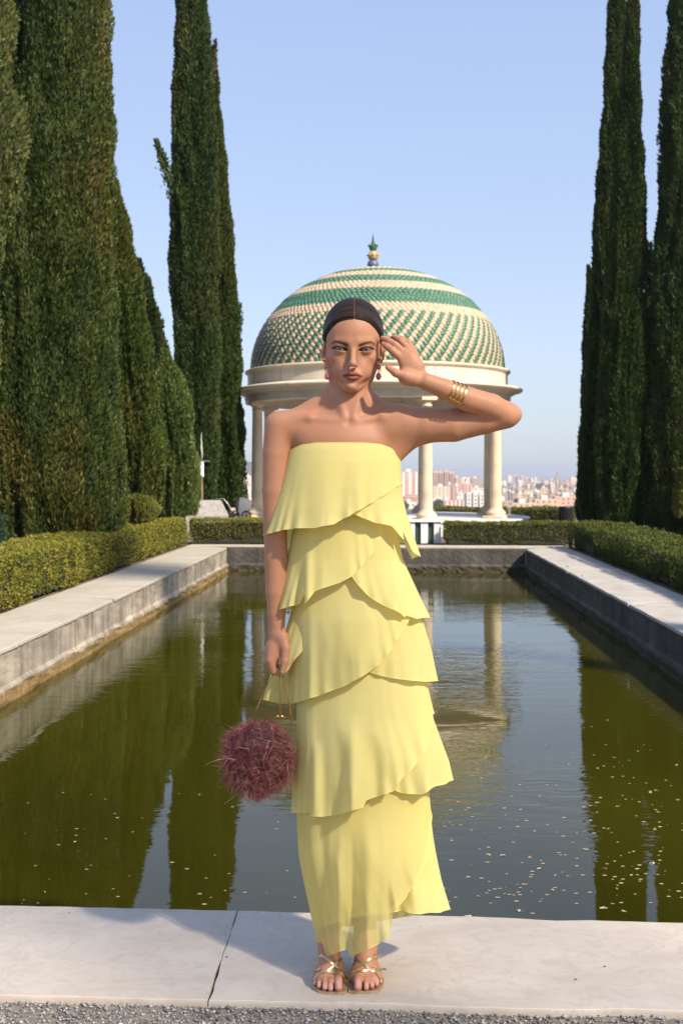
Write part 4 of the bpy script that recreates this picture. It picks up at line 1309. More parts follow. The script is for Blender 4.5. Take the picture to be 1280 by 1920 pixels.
hell(-2, -71, 34, 11.5, 9.5, 14, 8)                       # chin
hell(-1, -52, 33, 20, 17, 17, 10)                      # muzzle
for s_ in (-1, 1):
    hell(s_ * 24.5, 1, 54, 13, 7.5, 10, 8, 's')       # eye socket
    hell(s_ * 24, -.6, 32.5, 12.5, 10.5, 11.6, 4)      # lids over the ball
    hell(s_ * 37, -42, 42, 8, 14, 6, 14, 's')         # hollow under the cheekbone
# nose
hcone((0, 10, 37), (0, -14, 51), 5.6, 4.8, 10)
hcone((0, -14, 52), (0, -28, 60), 4.6, 6.0, 5)
hell(0, -29.5, 60, 6.2, 5.2, 6.3, 4)
for s_ in (-1, 1):
    hell(s_ * 6.6, -32.2, 50.5, 3.2, 3.8, 6.5, 5.5)
    hell(s_ * 4.6, -36.5, 56, 2.6, 2.0, 4.5, 1.5, 's')
    hcone((s_ * 12.5, -32, 48), (s_ * 17, -41, 46), 1.0, 1.0, 4, 's')
# lips
hcone((0, -38, 51), (0, -43, 51), 1.4, 1.6, 4, 's')
for s_ in (-1, 1):
    hcone((s_ * 4.5, -46.6, 51.5), (s_ * 17, -50.3, 43.5), 2.9, 1.0, 2.5)
    hcone((s_ * 3.5, -55.0, 48.8), (s_ * 15, -52.6, 43.0), 3.8, 1.5, 2.5)
hell(0, -55.4, 49.3, 8, 3.6, 4.0, 3)
hell(0, -48.0, 52.5, 6, 2.8, 3, 2.5)
for s_ in (-1, 1):
    hcone((0, -51.2, 56.5), (s_ * 10, -50.8, 53), .7, .7, .8, 's')
    hcone((s_ * 10, -50.8, 53.5), (s_ * 18.0, -50.2, 46), .9, .9, 1.2, 's')
hcone((-8, -63.5, 49), (8, -63.5, 49), 2.2, 2.2, 6, 's')            # under the lower lip
# ears
for s_ in (-1, 1):
    hell(s_ * 56.5, 1, -10, 4.0, 17, 10, 3, rot=s_ * .12)
    hell(s_ * 54.5, -15, -6, 3.5, 7, 6, 2)
    hell(s_ * 61.0, 2, -6, 2.6, 10.5, 5.5, 1.5, 's')
# almond eye openings, cut to just outside the ball
EYE = []
for s_ in (-1, 1):
    ex, ez, ef = s_ * 24.6, -.6, 33.0
    c_ = H(ex, ez, ef); EYE.append((s_, c_))
    sl_, x, y, z = B.win(c_ - .03, c_ + .03)
    ca, sa = math.cos(-ROLL), math.sin(-ROLL)
    lx = ((x - c_[0]) * ca - (z - c_[2]) * sa) / HS; lz = ((x - c_[0]) * sa + (z - c_[2]) * ca) / HS; lf = -(y - c_[1]) / HS
    lx = lx * s_                                         # + towards the outer corner
    a = 12.6
    tt = np.clip((lx + .3) / a, -1, 1)
    up_ = 3.0 * np.sqrt(np.clip(1 - tt ** 2, 0, 1)) + 1.7 * tt
    lo_ = -2.5 * np.sqrt(np.clip(1 - tt ** 2, 0, 1)) + 1.7 * tt
    dz = np.maximum(lz - up_, lo_ - lz); dz = np.maximum(dz, np.abs(lx + .3) - a)
    ballr = np.sqrt(lx ** 2 + lz ** 2 + lf ** 2) - 10.3
    cut = np.maximum(dz, -lf) * HS
    B.put(sl_, cut, .3 * HS, 's')

# ---- neck, shoulders, chest
B.cone(P(652, 772, 16), P(655, 690, 20), 37.0 * U, 33.5 * U, 5 * U)
B.cone(P(656, 782, 22), P(656, 742, 20), 42 * U, 34 * U, 14 * U)
for a, b in (((648, 738, 22), (548, 785, 16)), ((664, 738, 22), (728, 778, 16))):
    B.cone(P(*a), P(*b), 26 * U, 15 * U, 20 * U)
B.cone(P(552, 800, 10), P(728, 798, 10), 27 * U, 27 * U, 16 * U)
B.ell(P(645, 830, 12), V(98, 52, 50) * U, 22 * U)
B.ell(P(646, 900, 14), V(97, 54, 75) * U, 20 * U)
B.ell(P(648, 835, 0), V(60, 33, 40) * U, 18 * U)
B.ell(P(606, 893, 0), V(38, 36, 38) * U, 14 * U); B.ell(P(688, 893, 0), V(38, 36, 38) * U, 14 * U)
B.ell(P(648, 1010, 12), V(76, 46, 90) * U, 24 * U)
B.ell(P(655, 1140, 14), V(86, 54, 85) * U, 24 * U)
B.cone(P(638, 791, -23), P(580, 783, -15), 4.2 * U, 4.4 * U, 10 * U); B.cone(P(580, 783, -15), P(535, 786, -4), 4.4 * U, 6 * U, 12 * U)
B.cone(P(670, 791, -23), P(716, 780, -17), 4.2 * U, 4.4 * U, 10 * U); B.cone(P(716, 780, -17), P(752, 774, -8), 4.4 * U, 6 * U, 12 * U)
B.ell(P(654, 790, -38), V(6, 7, 7) * U, 9 * U, 's')
for s_, x0_ in ((-1, 649), (1, 659)):                     # neck tendons
    B.cone(P(655 + s_ * 28, 712, 2), P(x0_ + s_ * 3, 784, -24), 7 * U, 4 * U, 9 * U)
# ---- her right arm, hanging
RA = [P(523, 797, 10), P(518, 850, 10), P(516, 920, 9), P(516, 1000, 8), P(518, 1050, 4), P(518, 1110, 0), P(518, 1150, -3), P(519, 1184, -5)]
B.chain(RA, [r_ * U for r_ in (27, 25.5, 24.5, 21.5, 22, 20, 16.5, 15)], 3 * U, 14 * U)
B.ell(P(520, 1212, -6), V(19, 15, 30) * U, 12 * U)
B.ell(P(513, 1222, 2), V(14, 22, 22) * U, 9 * U)
B.ell(P(524, 1234, -5), V(11, 17, 20) * U, 6 * U)
for i, (dd, xo) in enumerate(((-19, 0), (-6, -2), (7, -2), (19, 1))):
    B.chain([P(512 + xo, 1214, dd * .6), P(507 + xo, 1238, dd), P(514 + xo, 1258 - i, dd), P(528 + xo, 1262 - i * 1.5, dd), P(537 + xo, 1253 - i, dd + 1)], [r_ * U for r_ in (9.5, 8.6, 7.6, 6.8, 5.6)], 1.5 * U, 9 * U)
B.chain([P(530, 1196, -14), P(536, 1216, -22), P(534, 1240, -27), P(530, 1259, -29)], [r_ * U for r_ in (11, 8.8, 7.6, 6.0)], 2.5 * U, 10 * U)
# ---- her left arm, raised
B.cone(P(734, 800, 10), P(752, 792, 8), 31 * U, 29 * U, 20 * U)
LA = [P(750, 794, 8), P(800, 797, 2), P(850, 796, -4), P(905, 786, -6), P(948, 778, -8)]
B.chain(LA, [r_ * U for r_ in (30, 33, 32, 28, 25.5)], 3 * U, 20 * U)
B.cone(P(940, 778, -8), P(965, 777, -12), 21 * U, 12.5 * U, 9 * U)
B.cone(P(735, 850, 14), P(775, 812, 10), 22 * U, 22 * U, 22 * U)            # back of the armpit
LF = [P(949, 777, -12), P(920, 762, -28), P(875, 748, -42), P(835, 730, -50), P(799, 716, -54)]
B.chain(LF, [r_ * U for r_ in (22, 23.8, 22.5, 18.6, 15.8)], 2.5 * U, 6 * U)
B.ell(P(772, 695, -52), V(26, 12, 21) * U, 11 * U, rot=math.radians(-38) * -1)
B.ell(P(768, 676, -50), V(17, 11, 19) * U, 8 * U)
B.ell(P(762, 708, -58), V(15, 10, 13) * U, 8 * U)                            # ball of the thumb
fing = [([(756, 680, -50), (750, 670, -50), (735, 657, -48), (725, 650, -40), (718, 645, -30)], (8.5, 7.6, 6.8, 6.0, 4.8)),
        ([(762, 673, -47), (757, 662, -46), (741, 647, -43), (728, 639, -34), (717, 634, -24)], (8.5, 7.6, 6.8, 6.0, 4.8)),
        ([(770, 668, -42), (765, 655, -36), (752, 640, -28), (744, 635, -18), (736, 633, -8)], (8.3, 7.4, 6.6, 6.0, 4.8)),
        ([(779, 672, -40), (774, 658, -30), (766, 644, -20), (754, 636, -12), (744, 634, -2)], (8.0, 7.2, 6.4, 5.6, 4.6))]
for pts, rs in fing:
    B.chain([P(*p) for p in pts], [r_ * U for r_ in rs], 1.2 * U, 7 * U)
B.chain([P(776, 712, -58), P(758, 705, -64), P(741, 699, -68), P(727, 689, -66)], [r_ * U for r_ in (12, 9.4, 7.2, 5.2)], 3 * U, 10 * U)
# ---- legs and feet
for s_, hx, kx_, ax_ in ((-1, 622, 626, -.030), (1, 694, 690, .062)):
    B.chain([P(hx, 1200, 14), P(hx + 3, 1330, 10), P(kx_, 1490, 6)], [r_ * U for r_ in (50, 44, 33)], 14 * U, 30 * U)
    B.chain([P(kx_, 1490, 6), V(P(kx_, 1560, 14)[0], 3.235, .42), V(ax_ - .003 * s_, 3.245, .22), V(ax_, 3.240, .145)], [33 * U, .047, .036, .031], 8 * U)
    B.chain([V(ax_, 3.245, .145), V(ax_, 3.262, .105)], [.030, .027], .01)
    B.chain([V(ax_, 3.232, .140), V(ax_ + .001 * s_, 3.185, .088), V(ax_ + .002 * s_, 3.142, .045)], [.031, .0305, .027], .012)
    B.cone(V(ax_ - .018, 3.135, .033), V(ax_ + .020, 3.135, .030), .020, .0185, .012)
    B.cone(V(ax_ - .019, 3.115, .026), V(ax_ + .022, 3.118, .024), .0150, .0140, .008)
    B.cone(V(ax_ - .016, 3.12, .028), V(ax_ + .016, 3.16, .04), .020, .020, .012)
inner = {-1: 635.0, 1: 664.0}
TOE = {-1: [(634.5, 1853, .0108), (619.5, 1855, .0078), (608.5, 1853.5, .0074), (598, 1850, .0070), (590.5, 1845, .0064)],
       1: [(671, 1852, .0110), (686.5, 1853, .0078), (697, 1850.5, .0074), (706, 1847, .0070), (713, 1842, .0062)]}
TOEP = []
for s_ in (-1, 1):
    for i, (px_, py_, r_) in enumerate(TOE[s_]):
        tipz = .0085 + r_
        tip = np.array(G(px_, py_, tipz))
        tip[1] = tip[1] + .004
        root_ = V(tip[0] * .92 + ({-1: -.030, 1: .062}[s_]) * .08, tip[1] + .046, .033 - .001 * i)
        mid = (tip * .62 + root_ * .38) + V(0, 0, .0065)
        B.chain([root_, mid, tip], [r_ * 1.02, r_ * .98, r_ * .92], .0022, .007)
        TOEP.append((tip, r_))

bv, bf = surface_nets(B.F)
# a touch of smoothing over the grid steps, and per-vertex skin colour
def smooth_mesh(v, f, it=2, lam=.45):
    e = np.concatenate([f[:, [0, 1]], f[:, [1, 2]], f[:, [2, 3]], f[:, [3, 0]]]); e = np.concatenate([e, e[:, ::-1]])
    deg = np.bincount(e[:, 0], minlength=len(v))[:, None]
    for _ in range(it):
        a = np.column_stack([np.bincount(e[:, 0], weights=v[e[:, 1], k], minlength=len(v)) for k in range(3)])
        v = v + lam * (a / np.maximum(deg, 1) - v)
    return v
bv = smooth_mesh(bv, bf, 1, .5)
def headlocal(v):
    q = (v - HC0) / HS
    ca, sa = math.cos(-ROLL), math.sin(-ROLL)
    return q[:, 0] * ca - q[:, 2] * sa, q[:, 0] * sa + q[:, 2] * ca, -q[:, 1]
hx, hz_, hf = headlocal(bv)
SK = V(.475, .226, .126)
col = np.tile(SK, (len(bv), 1))
def paint(m, c, st=1.0):
    global col
    m = np.clip(m, 0, 1)[:, None] * st
    col = col * (1 - m) + V(*c) * m
def ss(x, a, b):
    t_ = np.clip((x - a) / (b - a), 0, 1); return t_ * t_ * (3 - 2 * t_)
nz_ = fbm(bv[:, 0] * 45, bv[:, 1] * 45, bv[:, 2] * 45, 3, 3)
col = col * (1 + .05 * nz_[:, None])
face = (np.abs(hx) < 62) & (hz_ > -90) & (hz_ < 110)
fr = face & (hf > 10)
# warmth in the cheeks, lips, brows, smoky lids and lashes: make-up
ch = np.exp(-(((np.abs(hx) - 34) / 12) ** 2 + ((hz_ + 20) / 11) ** 2)) * fr
paint(ch, (.56, .20, .12), .25)
no = np.exp(-((hx / 9) ** 2 + ((hz_ + 28) / 8) ** 2)) * fr
paint(no, (.60, .32, .22), .35)
ax = np.abs(hx)
lu = np.interp(ax, [0, 2.2, 5.5, 12, 19.5], [-44.6, -43.9, -43.4, -46.6, -50.2])
ll = np.interp(ax, [0, 6, 12, 19.5], [-60.6, -60.0, -56.6, -50.8])
lips = ss(lu + .6 - hz_, 0, 1.2) * ss(hz_ - ll + .6, 0, 1.2) * (ax < 20.5) * fr
paint(lips, (.29, .070, .062), .94)
paint(np.exp(-((hz_ + 51.0) / 1.15) ** 2) * (ax < 18.5) * fr, (.06, .010, .010), .9)  # dark parting of the lips: crease shade painted into the colour
for s_ in (-1, 1):
    x = hx * s_ - 24.6; z = hz_ + .6
    tt = np.clip((x + .3) / 12.6, -1.35, 1.35)
    up_ = 3.0 * np.sqrt(np.clip(1 - tt ** 2, 0, 1)) + 1.7 * tt
    lo_ = -2.5 * np.sqrt(np.clip(1 - tt ** 2, 0, 1)) + 1.7 * tt
    near = fr & (np.abs(x) < 24)
    sh = np.exp(-((x - 3) / 12.5) ** 2) * np.exp(-np.clip(z - up_, 0, 30) ** 2 / 4.6 ** 2) * (z > up_ - 2)
    paint(sh * near, (.055, .022, .015), .88)
    sh2 = np.exp(-((x - 4) / 10) ** 2) * np.exp(-np.clip(lo_ - z, 0, 30) ** 2 / 2.3 ** 2) * (z < lo_ + 2)
    paint(sh2 * near, (.20, .085, .055), .35)
    ln = np.exp(-((z - up_ - .4) / 2.1) ** 2) * (np.abs(x + .3) < 14.5)
    paint(ln * near, (.012, .007, .006), .97)
    ln2 = np.exp(-((z - lo_ + .2) / .8) ** 2) * (np.abs(x + .3) < 13) * ss(x, -12, 4)
    paint(ln2 * near, (.03, .015, .012), .7)
    wing = np.exp(-((z - 2.6 - (x - 12) * .35) / 1.1) ** 2) * ss(x, 9, 11.5) * ss(17.5 - x, 0, 3)
    paint(wing * near, (.02, .01, .008), .75)
    # eyebrow
    bx_ = np.array([-15.5, -8, 0, 8, 14, 17.5]); bz_ = np.array([4.6 + 1.6, 9.0, 12.0, 14.2, 12.4, 10.0]); bw = np.array([2.3, 3.0, 2.8, 2.3, 1.6, .8])
    zc_ = np.interp(x, bx_, bz_) ; ww = np.interp(x, bx_, bw)
    br = np.exp(-(np.abs((z - zc_) / ww)) ** 3) * ss(x, -17.5, -13) * (x < 18)
    paint(br * near, (.050, .022, .013), .93)
# nostril: recess shade painted into the skin colour
for s_ in (-1, 1):
    paint(np.exp(-(((hx - s_ * 4.6) / 2.4) ** 2 + ((hz_ + 36.5) / 1.5) ** 2)) * (hf > 48), (.09, .03, .02), .8)
# scalp under the hair
# redder fingertips, knuckles and toes; nails
tips = [(P(718, 645, -34), .011), (P(717, 634, -28), .011), (P(736, 633, -12), .011), (P(727, 689, -68), .011), (P(537, 1255, -18), .012)]
for c_, r_ in tips: paint(np.exp(-(np.linalg.norm(bv - c_, axis=1) / r_) ** 2), (.55, .20, .14), .55)
paint(np.exp(-(((bv[:, 0] - P(530, 1256, 0)[0]) / .0042) ** 2 + ((bv[:, 2] - P(530, 1256, 0)[2]) / .0062) ** 2)) ** 2 * (bv[:, 1] < P(0, 0, -27)[1]), (.72, .40, .34), .9)
feet = bv[:, 2] < .12
paint(feet * .5, (.44, .20, .115), .6)
for tip, r_ in TOEP:
    dx = (bv[:, 0] - tip[0]) / (r_ * .72); dy = (bv[:, 1] - tip[1] + r_ * .15) / (r_ * .85); dz = (bv[:, 2] - tip[2]) / r_
    paint(np.exp(-(dx ** 4 + dy ** 4)) * (dz > .05), (.62, .33, .28), .85)
body_c = col

person = empty('person', (P(655, 1500)[0], PY0, 0), 'woman in a tiered pale yellow strapless dress, left hand raised to her head', 'person')
t = NT('skin')
c_ = t.attr()
t.base(t.mix(t.ramp(t.noise(38, 6, .65), [(.35, 0.0), (.75, .16)]), c_, (.42, .16, .10)), .54, spec=.38)
t.b.inputs['Subsurface Weight'].default_value = .12
t.b.inputs['Subsurface Radius'].default_value = (1.0, .35, .18)
t.b.inputs['Subsurface Scale'].default_value = .008
t.bump(t.math('ADD', t.noise(900, 3, .6), t.math('MULTIPLY', t.noise(160, 4, .6), .8)), .18, .0008)
t.l(t.math('MULTIPLY', t.ramp(t.attr('Col', 'Fac'), [(.03, .08), (.20, 1.0)]), .38), t.b.inputs['Specular IOR Level'])
M_SKIN = t.m
body = mesh('body', bv, bf, M_SKIN, person, True, col=body_c)
BVH = BVHTree.FromPolygons([Vector(p) for p in bv.tolist()], bf.tolist())
def hit(px, py, out=0.0):
    """point of the body surface seen at the pixel"""
    o_ = Vector((0, 0, CAMH)); d_ = (Vector(Q(px, py, 3.2)) - o_).normalized()
    h_ = BVH.ray_cast(o_, d_)
    if h_[0] is None: return None, None
    return h_[0] + h_[1] * out, h_[1]

# eyes
t = NT('eye'); 
o_ = t.n("ShaderNodeTexCoord").outputs['Object']; sp_ = t.n("ShaderNodeSeparateXYZ"); t.l(o_, sp_.inputs[0])
rr_ = t.math('SQRT', t.math('ADD', t.math('MULTIPLY', sp_.outputs[0], sp_.outputs[0]), t.math('MULTIPLY', sp_.outputs[2], sp_.outputs[2])))
cc = t.ramp(t.math('MULTIPLY', rr_, 100), [(.0, (.004, .004, .004)), (.20, (.006, .006, .006)), (.26, (.07, .075, .045)), (.40, (.095, .11, .085)), (.53, (.010, .012, .012)), (.60, (.20, .165, .14)), (.95, (.15, .10, .085))])
t.base(cc, .12, spec=.35); M_EYE = t.m
for s_, c_ in EYE:
    mb = MB(); mb.ball((0, 0, 0), 9.6 * HS, n=32, m=24)
    v = np.array(mb.v)[:, [0, 2, 1]] + c_
    mesh('eyeball', v, [tuple(q[::-1]) for q in mb.f], M_EYE, person, True, org=c_)
# lashes
mb = MB()
for s_, c_ in EYE:
    for k in range(22):
        tt = -.75 + 1.72 * k / 21; x = 12.6 * tt - .3
        z = (3.0 * math.sqrt(max(0, 1 - tt * tt)) + 1.7 * tt)
        f_ = math.sqrt(max(4, 11.3 ** 2 - x * x - z * z))
        L = 1.2 + 1.6 * max(0, tt)
        p0 = H(24.6 * s_ + x * s_, -.6 + z, 33 + f_); p1 = H(24.6 * s_ + (x + .5 + L * .45 * tt) * s_, -.6 + z + .7, 33 + f_ + L * .8); p2 = H(24.6 * s_ + (x + .8 + L * .7 * tt) * s_, -.6 + z + L * .75, 33 + f_ + L)
        mb.tube([p0, p1, p2], [.35 * HS, .28 * HS, .08 * HS], 4)
mb.build('eyelashes', plain('lash', (.008, .006, .005), .6), person)['kind'] = 'stuff'

# ---- hair: slicked back from a centre part
Fh = Field()
sl_, x, y, z = Fh.win(HC0 - V(.12, .16, .10), HC0 + V(.12, .12, .19))
pts = np.column_stack([x.ravel(), y.ravel(), z.ravel()]).astype(float)
lx, lz, lf = headlocal(pts)
def qell(cx, cz, cf, rx, rz, rf):
    a, b, c = (lx - cx), (lz - cz), (lf - cf)
    k0 = np.sqrt((a / rx) ** 2 + (b / rz) ** 2 + (c / rf) ** 2) + 1e-6; k1 = np.sqrt((a / rx ** 2) ** 2 + (b / rz ** 2) ** 2 + (c / rf ** 2) ** 2) + 1e-6
    return k0 * (k0 - 1) / k1
cr = qell(*CRN)
fo = qell(0, 26, 2, 49, 42, 44); h = np.clip(.5 + .5 * (cr - fo) / 10, 0, 1); cr = cr * (1 - h) + fo * h - 10 * h * (1 - h)
# the bare face in front view, and the sideburn line in front of the ears
hl = (np.abs(lx / 51.5) ** 2.5 + np.abs(np.clip(lz, 0, 200) / 54.5) ** 2.4) ** (1 / 2.45)
dist_face = (hl - 1) * 52
side_cut = np.where(lz < 22, (lf + 2) + np.clip(22 - lz, 0, 60) * .45, -99)        # below: only behind the ear
front = lf > -30
dist = np.where(front, dist_face + 1.1 * fbm(lx * .45, lz * .45, lf * .12, 4, 2), 40.0)
sc_ = (lf - 5) + np.clip(22 - lz, 0, 60) * .45 - np.clip(lz - 22, 0, 60) * 1.1
dist = np.where(lz < 58, np.minimum(dist, -sc_ * .7 + 3), dist)
off = np.clip(dist * .55, -5, 4.3)
off = off - .9 * np.exp(-((lx - 1.2) / 1.1) ** 2) * (lz > 50) * (lf > -30)
fh = (cr - off)
bun = qell(0, 10, -95, 24, 24, 22); h = np.clip(.5 + .5 * (fh - bun) / 8, 0, 1); fh = fh * (1 - h) + bun * h - 8 * h * (1 - h)
fh = np.maximum(fh, -(lz + 48))
Fh.F[sl_] = (fh * HS).reshape(x.shape)
hv, hfc = surface_nets(Fh.F)
hv = smooth_mesh(hv, hfc, 1, .5)
ax_, az_, af_ = headlocal(hv)
ang = np.arctan2(az_ - 14, af_ + 30)
st_ = np.column_stack([ang * 30 + ax_ * .012, np.abs(ax_) * .03, np.sign(ax_)])
t = NT('hair')
va = t.n("ShaderNodeAttribute"); va.attribute_name = 'strand'
s1 = t.noise(2.2, 5, .7, vec=va.outputs['Vector'], stretch=(1, .35, 1))
s2 = t.noise(6.0, 3, .6, vec=va.outputs['Vector'], stretch=(1, .2, 1))
hc = t.ramp(s1, [(.32, (.0035, .0022, .0018)), (.68, (.040, .022, .014))])
t.base(t.mix(t.attr('Col', 'Fac'), hc, (.26, .15, .11)), .36, spec=.17)
t.bump(t.math('ADD', s1, t.math('MULTIPLY', s2, .6)), .9, .0022)
pm = .8 * np.exp(-((ax_ - 1.2) / .55) ** 2) * (az_ > 48) * (af_ > -32)
mesh('hair', hv, hfc, t.m, person, True, col=np.repeat(pm[:, None], 3, 1), vec={'strand': st_})

# combed strands lying over the slicked hair, with a few fine ones straying onto the forehead
HB = BVHTree.FromPolygons([Vector(p) for p in hv.tolist()], hfc.tolist())
sr_ = np.random.default_rng(5)
sv, sf_, sc2 = [], [], []
for k in range(620):
    a0 = sr_.uniform(.18, 2.0) if k < 430 else sr_.uniform(.55, .80); sd_ = -1 if k % 2 else 1
    jit = sr_.normal() * .02; pts_ = []
    nS = 16; end = sr_.uniform(.75, 1.0)
    for q in range(nS):
        u_ = .018 + .982 * q / (nS - 1) * end
        b_ = u_ * math.pi * .52                       # from the parting down to the ear
        a_q = a0 + jit - .22 * u_ * u_
        d_ = V(sd_ * math.sin(b_), math.cos(b_) * math.sin(a_q), math.cos(b_) * math.cos(a_q))      # x, z, f
        ctr_ = H(1.2, 14, -30)
        ca, sa = math.cos(ROLL), math.sin(ROLL)
        dw = V(d_[0] * ca - d_[1] * sa, -d_[2], d_[0] * sa + d_[1] * ca)
        hh = HB.ray_cast(Vector(ctr_ + dw * .25), Vector(-dw))
        if hh[0] is not None and (Vector(ctr_) - hh[0]).length < .055: continue
        if hh[0] is None: continue
        p_ = np.array(hh[0])
        bb = BVH.ray_cast(hh[0] + Vector(dw) * .004, Vector(-dw)) if hh[0] is not None else (None,)
        if bb[0] is not None and (hh[0] + Vector(dw) * .004 - bb[0]).length < .0038:
            if len(pts_) > 2: break
            pts_ = []; continue
        pts_.append(p_ + dw * .0005)
    if len(pts_) < 5: continue
    c_ = V(.012, .007, .005) * (1 - (r_ := sr_.random() ** 2)) + V(.10, .060, .040) * r_
    w_ = sr_.uniform(.00018, .0005); b0 = len(sv)
    for q, p_ in enumerate(pts_):
        tq = pts_[min(q + 1, len(pts_) - 1)] - pts_[max(q - 1, 0)]; o_ = p_ - ctr_
        sdv = np.cross(tq, o_); sdv /= np.linalg.norm(sdv) + 1e-12
        fall = 1 - .8 * (q / (len(pts_) - 1)) ** 3
        sv += [p_ - sdv * w_ * fall, p_ + sdv * w_ * fall]; sc2 += [c_, c_]
    sf_ += [(b0 + 2 * q, b0 + 2 * q + 1, b0 + 2 * q + 3, b0 + 2 * q + 2) for q in range(len(pts_) - 1)]
t = NT('hair_strand'); t.base(t.attr(), .4, spec=.3)
mesh('hair_strands', np.array(sv), sf_, t.m, person, True, col=np.array(sc2), kind='stuff')

# ---- earrings: three pink gems in gold settings each
t = NT('pink_gem'); t.base(t.ramp(t.noise(120, 3, .6), [(.35, (.42, .02, .11)), (.65, (.80, .14, .30))]), .12, spec=.8); M_GEM = t.m
t = NT('coral_gem'); t.base((.55, .05, .06), .12, spec=.8); M_GEM2 = t.m
M_GOLD = plain('gold', (.72, .47, .16), .24, 1.0)
for nm, g, dd in (('L', [(607.6, 675, 3.2, 3.6), (610.3, 688, 3.0, 4.8), (613.2, 705.5, 4.2, 6.3)], -8), ('R', [(711.5, 675, 3.2, 3.6), (709.8, 688, 3.7, 5.0), (709.2, 705.5, 4.6, 6.7)], -8)):
    er = empty('earring', P(g[0][0], g[0][1], dd), None, None, parent=person)
    for i, (px_, py_, rx_, rz_) in enumerate(g):
        c_ = P(px_, py_, dd - 6)
        mb = MB(); n_ = 10
        pr_ = []
        for lev, (sc, yy) in enumerate(((1.0, .0), (.72, -.55), (.4, -.7))):
            for k in range(n_):
                a = 2 * math.pi * k / n_; drop = (1.0 if i == 0 else (1 + .35 * -math.sin(a)) * (1 - .18 * max(0, math.sin(a))))
                pr_.append((c_[0] + rx_ * U * sc * math.cos(a) * (1 if i == 0 else 1 - .28 * max(0, math.sin(a))), c_[1] + yy * rx_ * U, c_[2] + rz_ * U * sc * math.sin(a)))
        f_ = [(l_ * n_ + k, l_ * n_ + (k + 1) % n_, (l_ + 1) * n_ + (k + 1) % n_, (l_ + 1) * n_ + k) for l_ in range(2) for k in range(n_)] + [tuple(2 * n_ + k for k in range(n_))]
        mb.add(pr_, [tuple(q) for q in f_]); gem = mb.build('gem', M_GEM if i else M_GEM2, er)
        mb = MB(); loop = [Vector(pr_[k % n_]) + Vector((0, .0006, 0)) for k in range(n_ + 1)]; mb.tube(loop, .8 * U, 6, False)
        if i < 2:
            nx = g[i + 1]; mb.tube([P(px_, py_ + rz_, dd - 5), P(nx[0], nx[1] - nx[3], dd - 5)], .7 * U, 6)
            mb.ball(P((px_ + nx[0]) / 2, (py_ + rz_ + nx[1] - nx[3]) / 2, dd - 5), 1.4 * U, n=8, m=6)
        mb.build('setting', M_GOLD, er, True)

# ---- gold cuff of four bars on the raised forearm
cuff = empty('bracelet', P(853, 733, -46), None, None, parent=person)
a_, b_ = P(875, 748, -42), P(835, 730, -50)
axd = (b_ - a_) / np.linalg.norm(b_ - a_)
e1 = V(0, -1, 0) + axd * axd[1]; e1 /= np.linalg.norm(e1); e2 = np.cross(axd, e1)
if e2[2] < 0: e2 = -e2
def ringpt(s_, ang_, ex=.0012):
    """point on the forearm skin around the arm axis"""
    c_ = a_ + (b_ - a_) * s_
    d_ = e1 * math.cos(ang_) + e2 * math.sin(ang_)
    h_ = BVH.ray_cast(Vector(c_ + d_ * .052), Vector(-d_))
    p_ = np.array(h_[0]) if h_[0] is not None else c_ + d_ * .03
    return p_ + d_ * ex
def strip(path, w, th, mat, nm, par, wdir=None, nrm=None):
    """flat metal or leather band along points; nrm outward normals"""
    v = []; f = []
    n = len(path)
    for i, p in enumerate(path):
        t_ = np.array(path[min(i + 1, n - 1)]) - np.array(path[max(i - 1, 0)]); t_ = t_ / (np.linalg.norm(t_) + 1e-9)
        nn = np.array(nrm[i]); wd = np.cross(t_, nn); wd /= np.linalg.norm(wd) + 1e-9; nn = np.cross(wd, t_)
        for a, b in ((-1, 0), (1, 0), (.85, 1), (-.85, 1)):
            v.append(np.array(p) + wd * a * w / 2 + nn * b * th)
    for i in range(n - 1):
        for k in range(4):
            j = (k + 1) % 4; f.append((i * 4 + k, i * 4 + j, i * 4 + 4 + j, i * 4 + 4 + k))
    f += [(3, 2, 1, 0), tuple((n - 1) * 4 + k for k in range(4))]
    return mesh(nm, v, f, mat, par, False)
angs = np.linspace(math.radians(-38), math.radians(232), 41)
for i, s_ in enumerate((.28, .46, .64, .82)):
    pth = [ringpt(s_, a) for a in angs]; nr = [e1 * math.cos(a) + e2 * math.sin(a) for a in angs]
    for sm in range(2): pth = [pth[0]] + [(pth[k - 1] + pth[k] * 2 + pth[k + 1]) / 4 for k in range(1, 40)] + [pth[-1]]
    strip(pth, 3.4 * U, 1.6 * U, M_GOLD, 'bar', cuff, nrm=nr)
# closing plates of the cuff at its front ends
for av in (angs[0], angs[-1]):
    pth = [ringpt(s_, av, .0016) for s_ in np.linspace(.24, .86, 7)]
    strip(pth, 3.6 * U, 1.8 * U, M_GOLD, 'end_plate', cuff, nrm=[e1 * math.cos(av) + e2 * math.sin(av)] * 7)

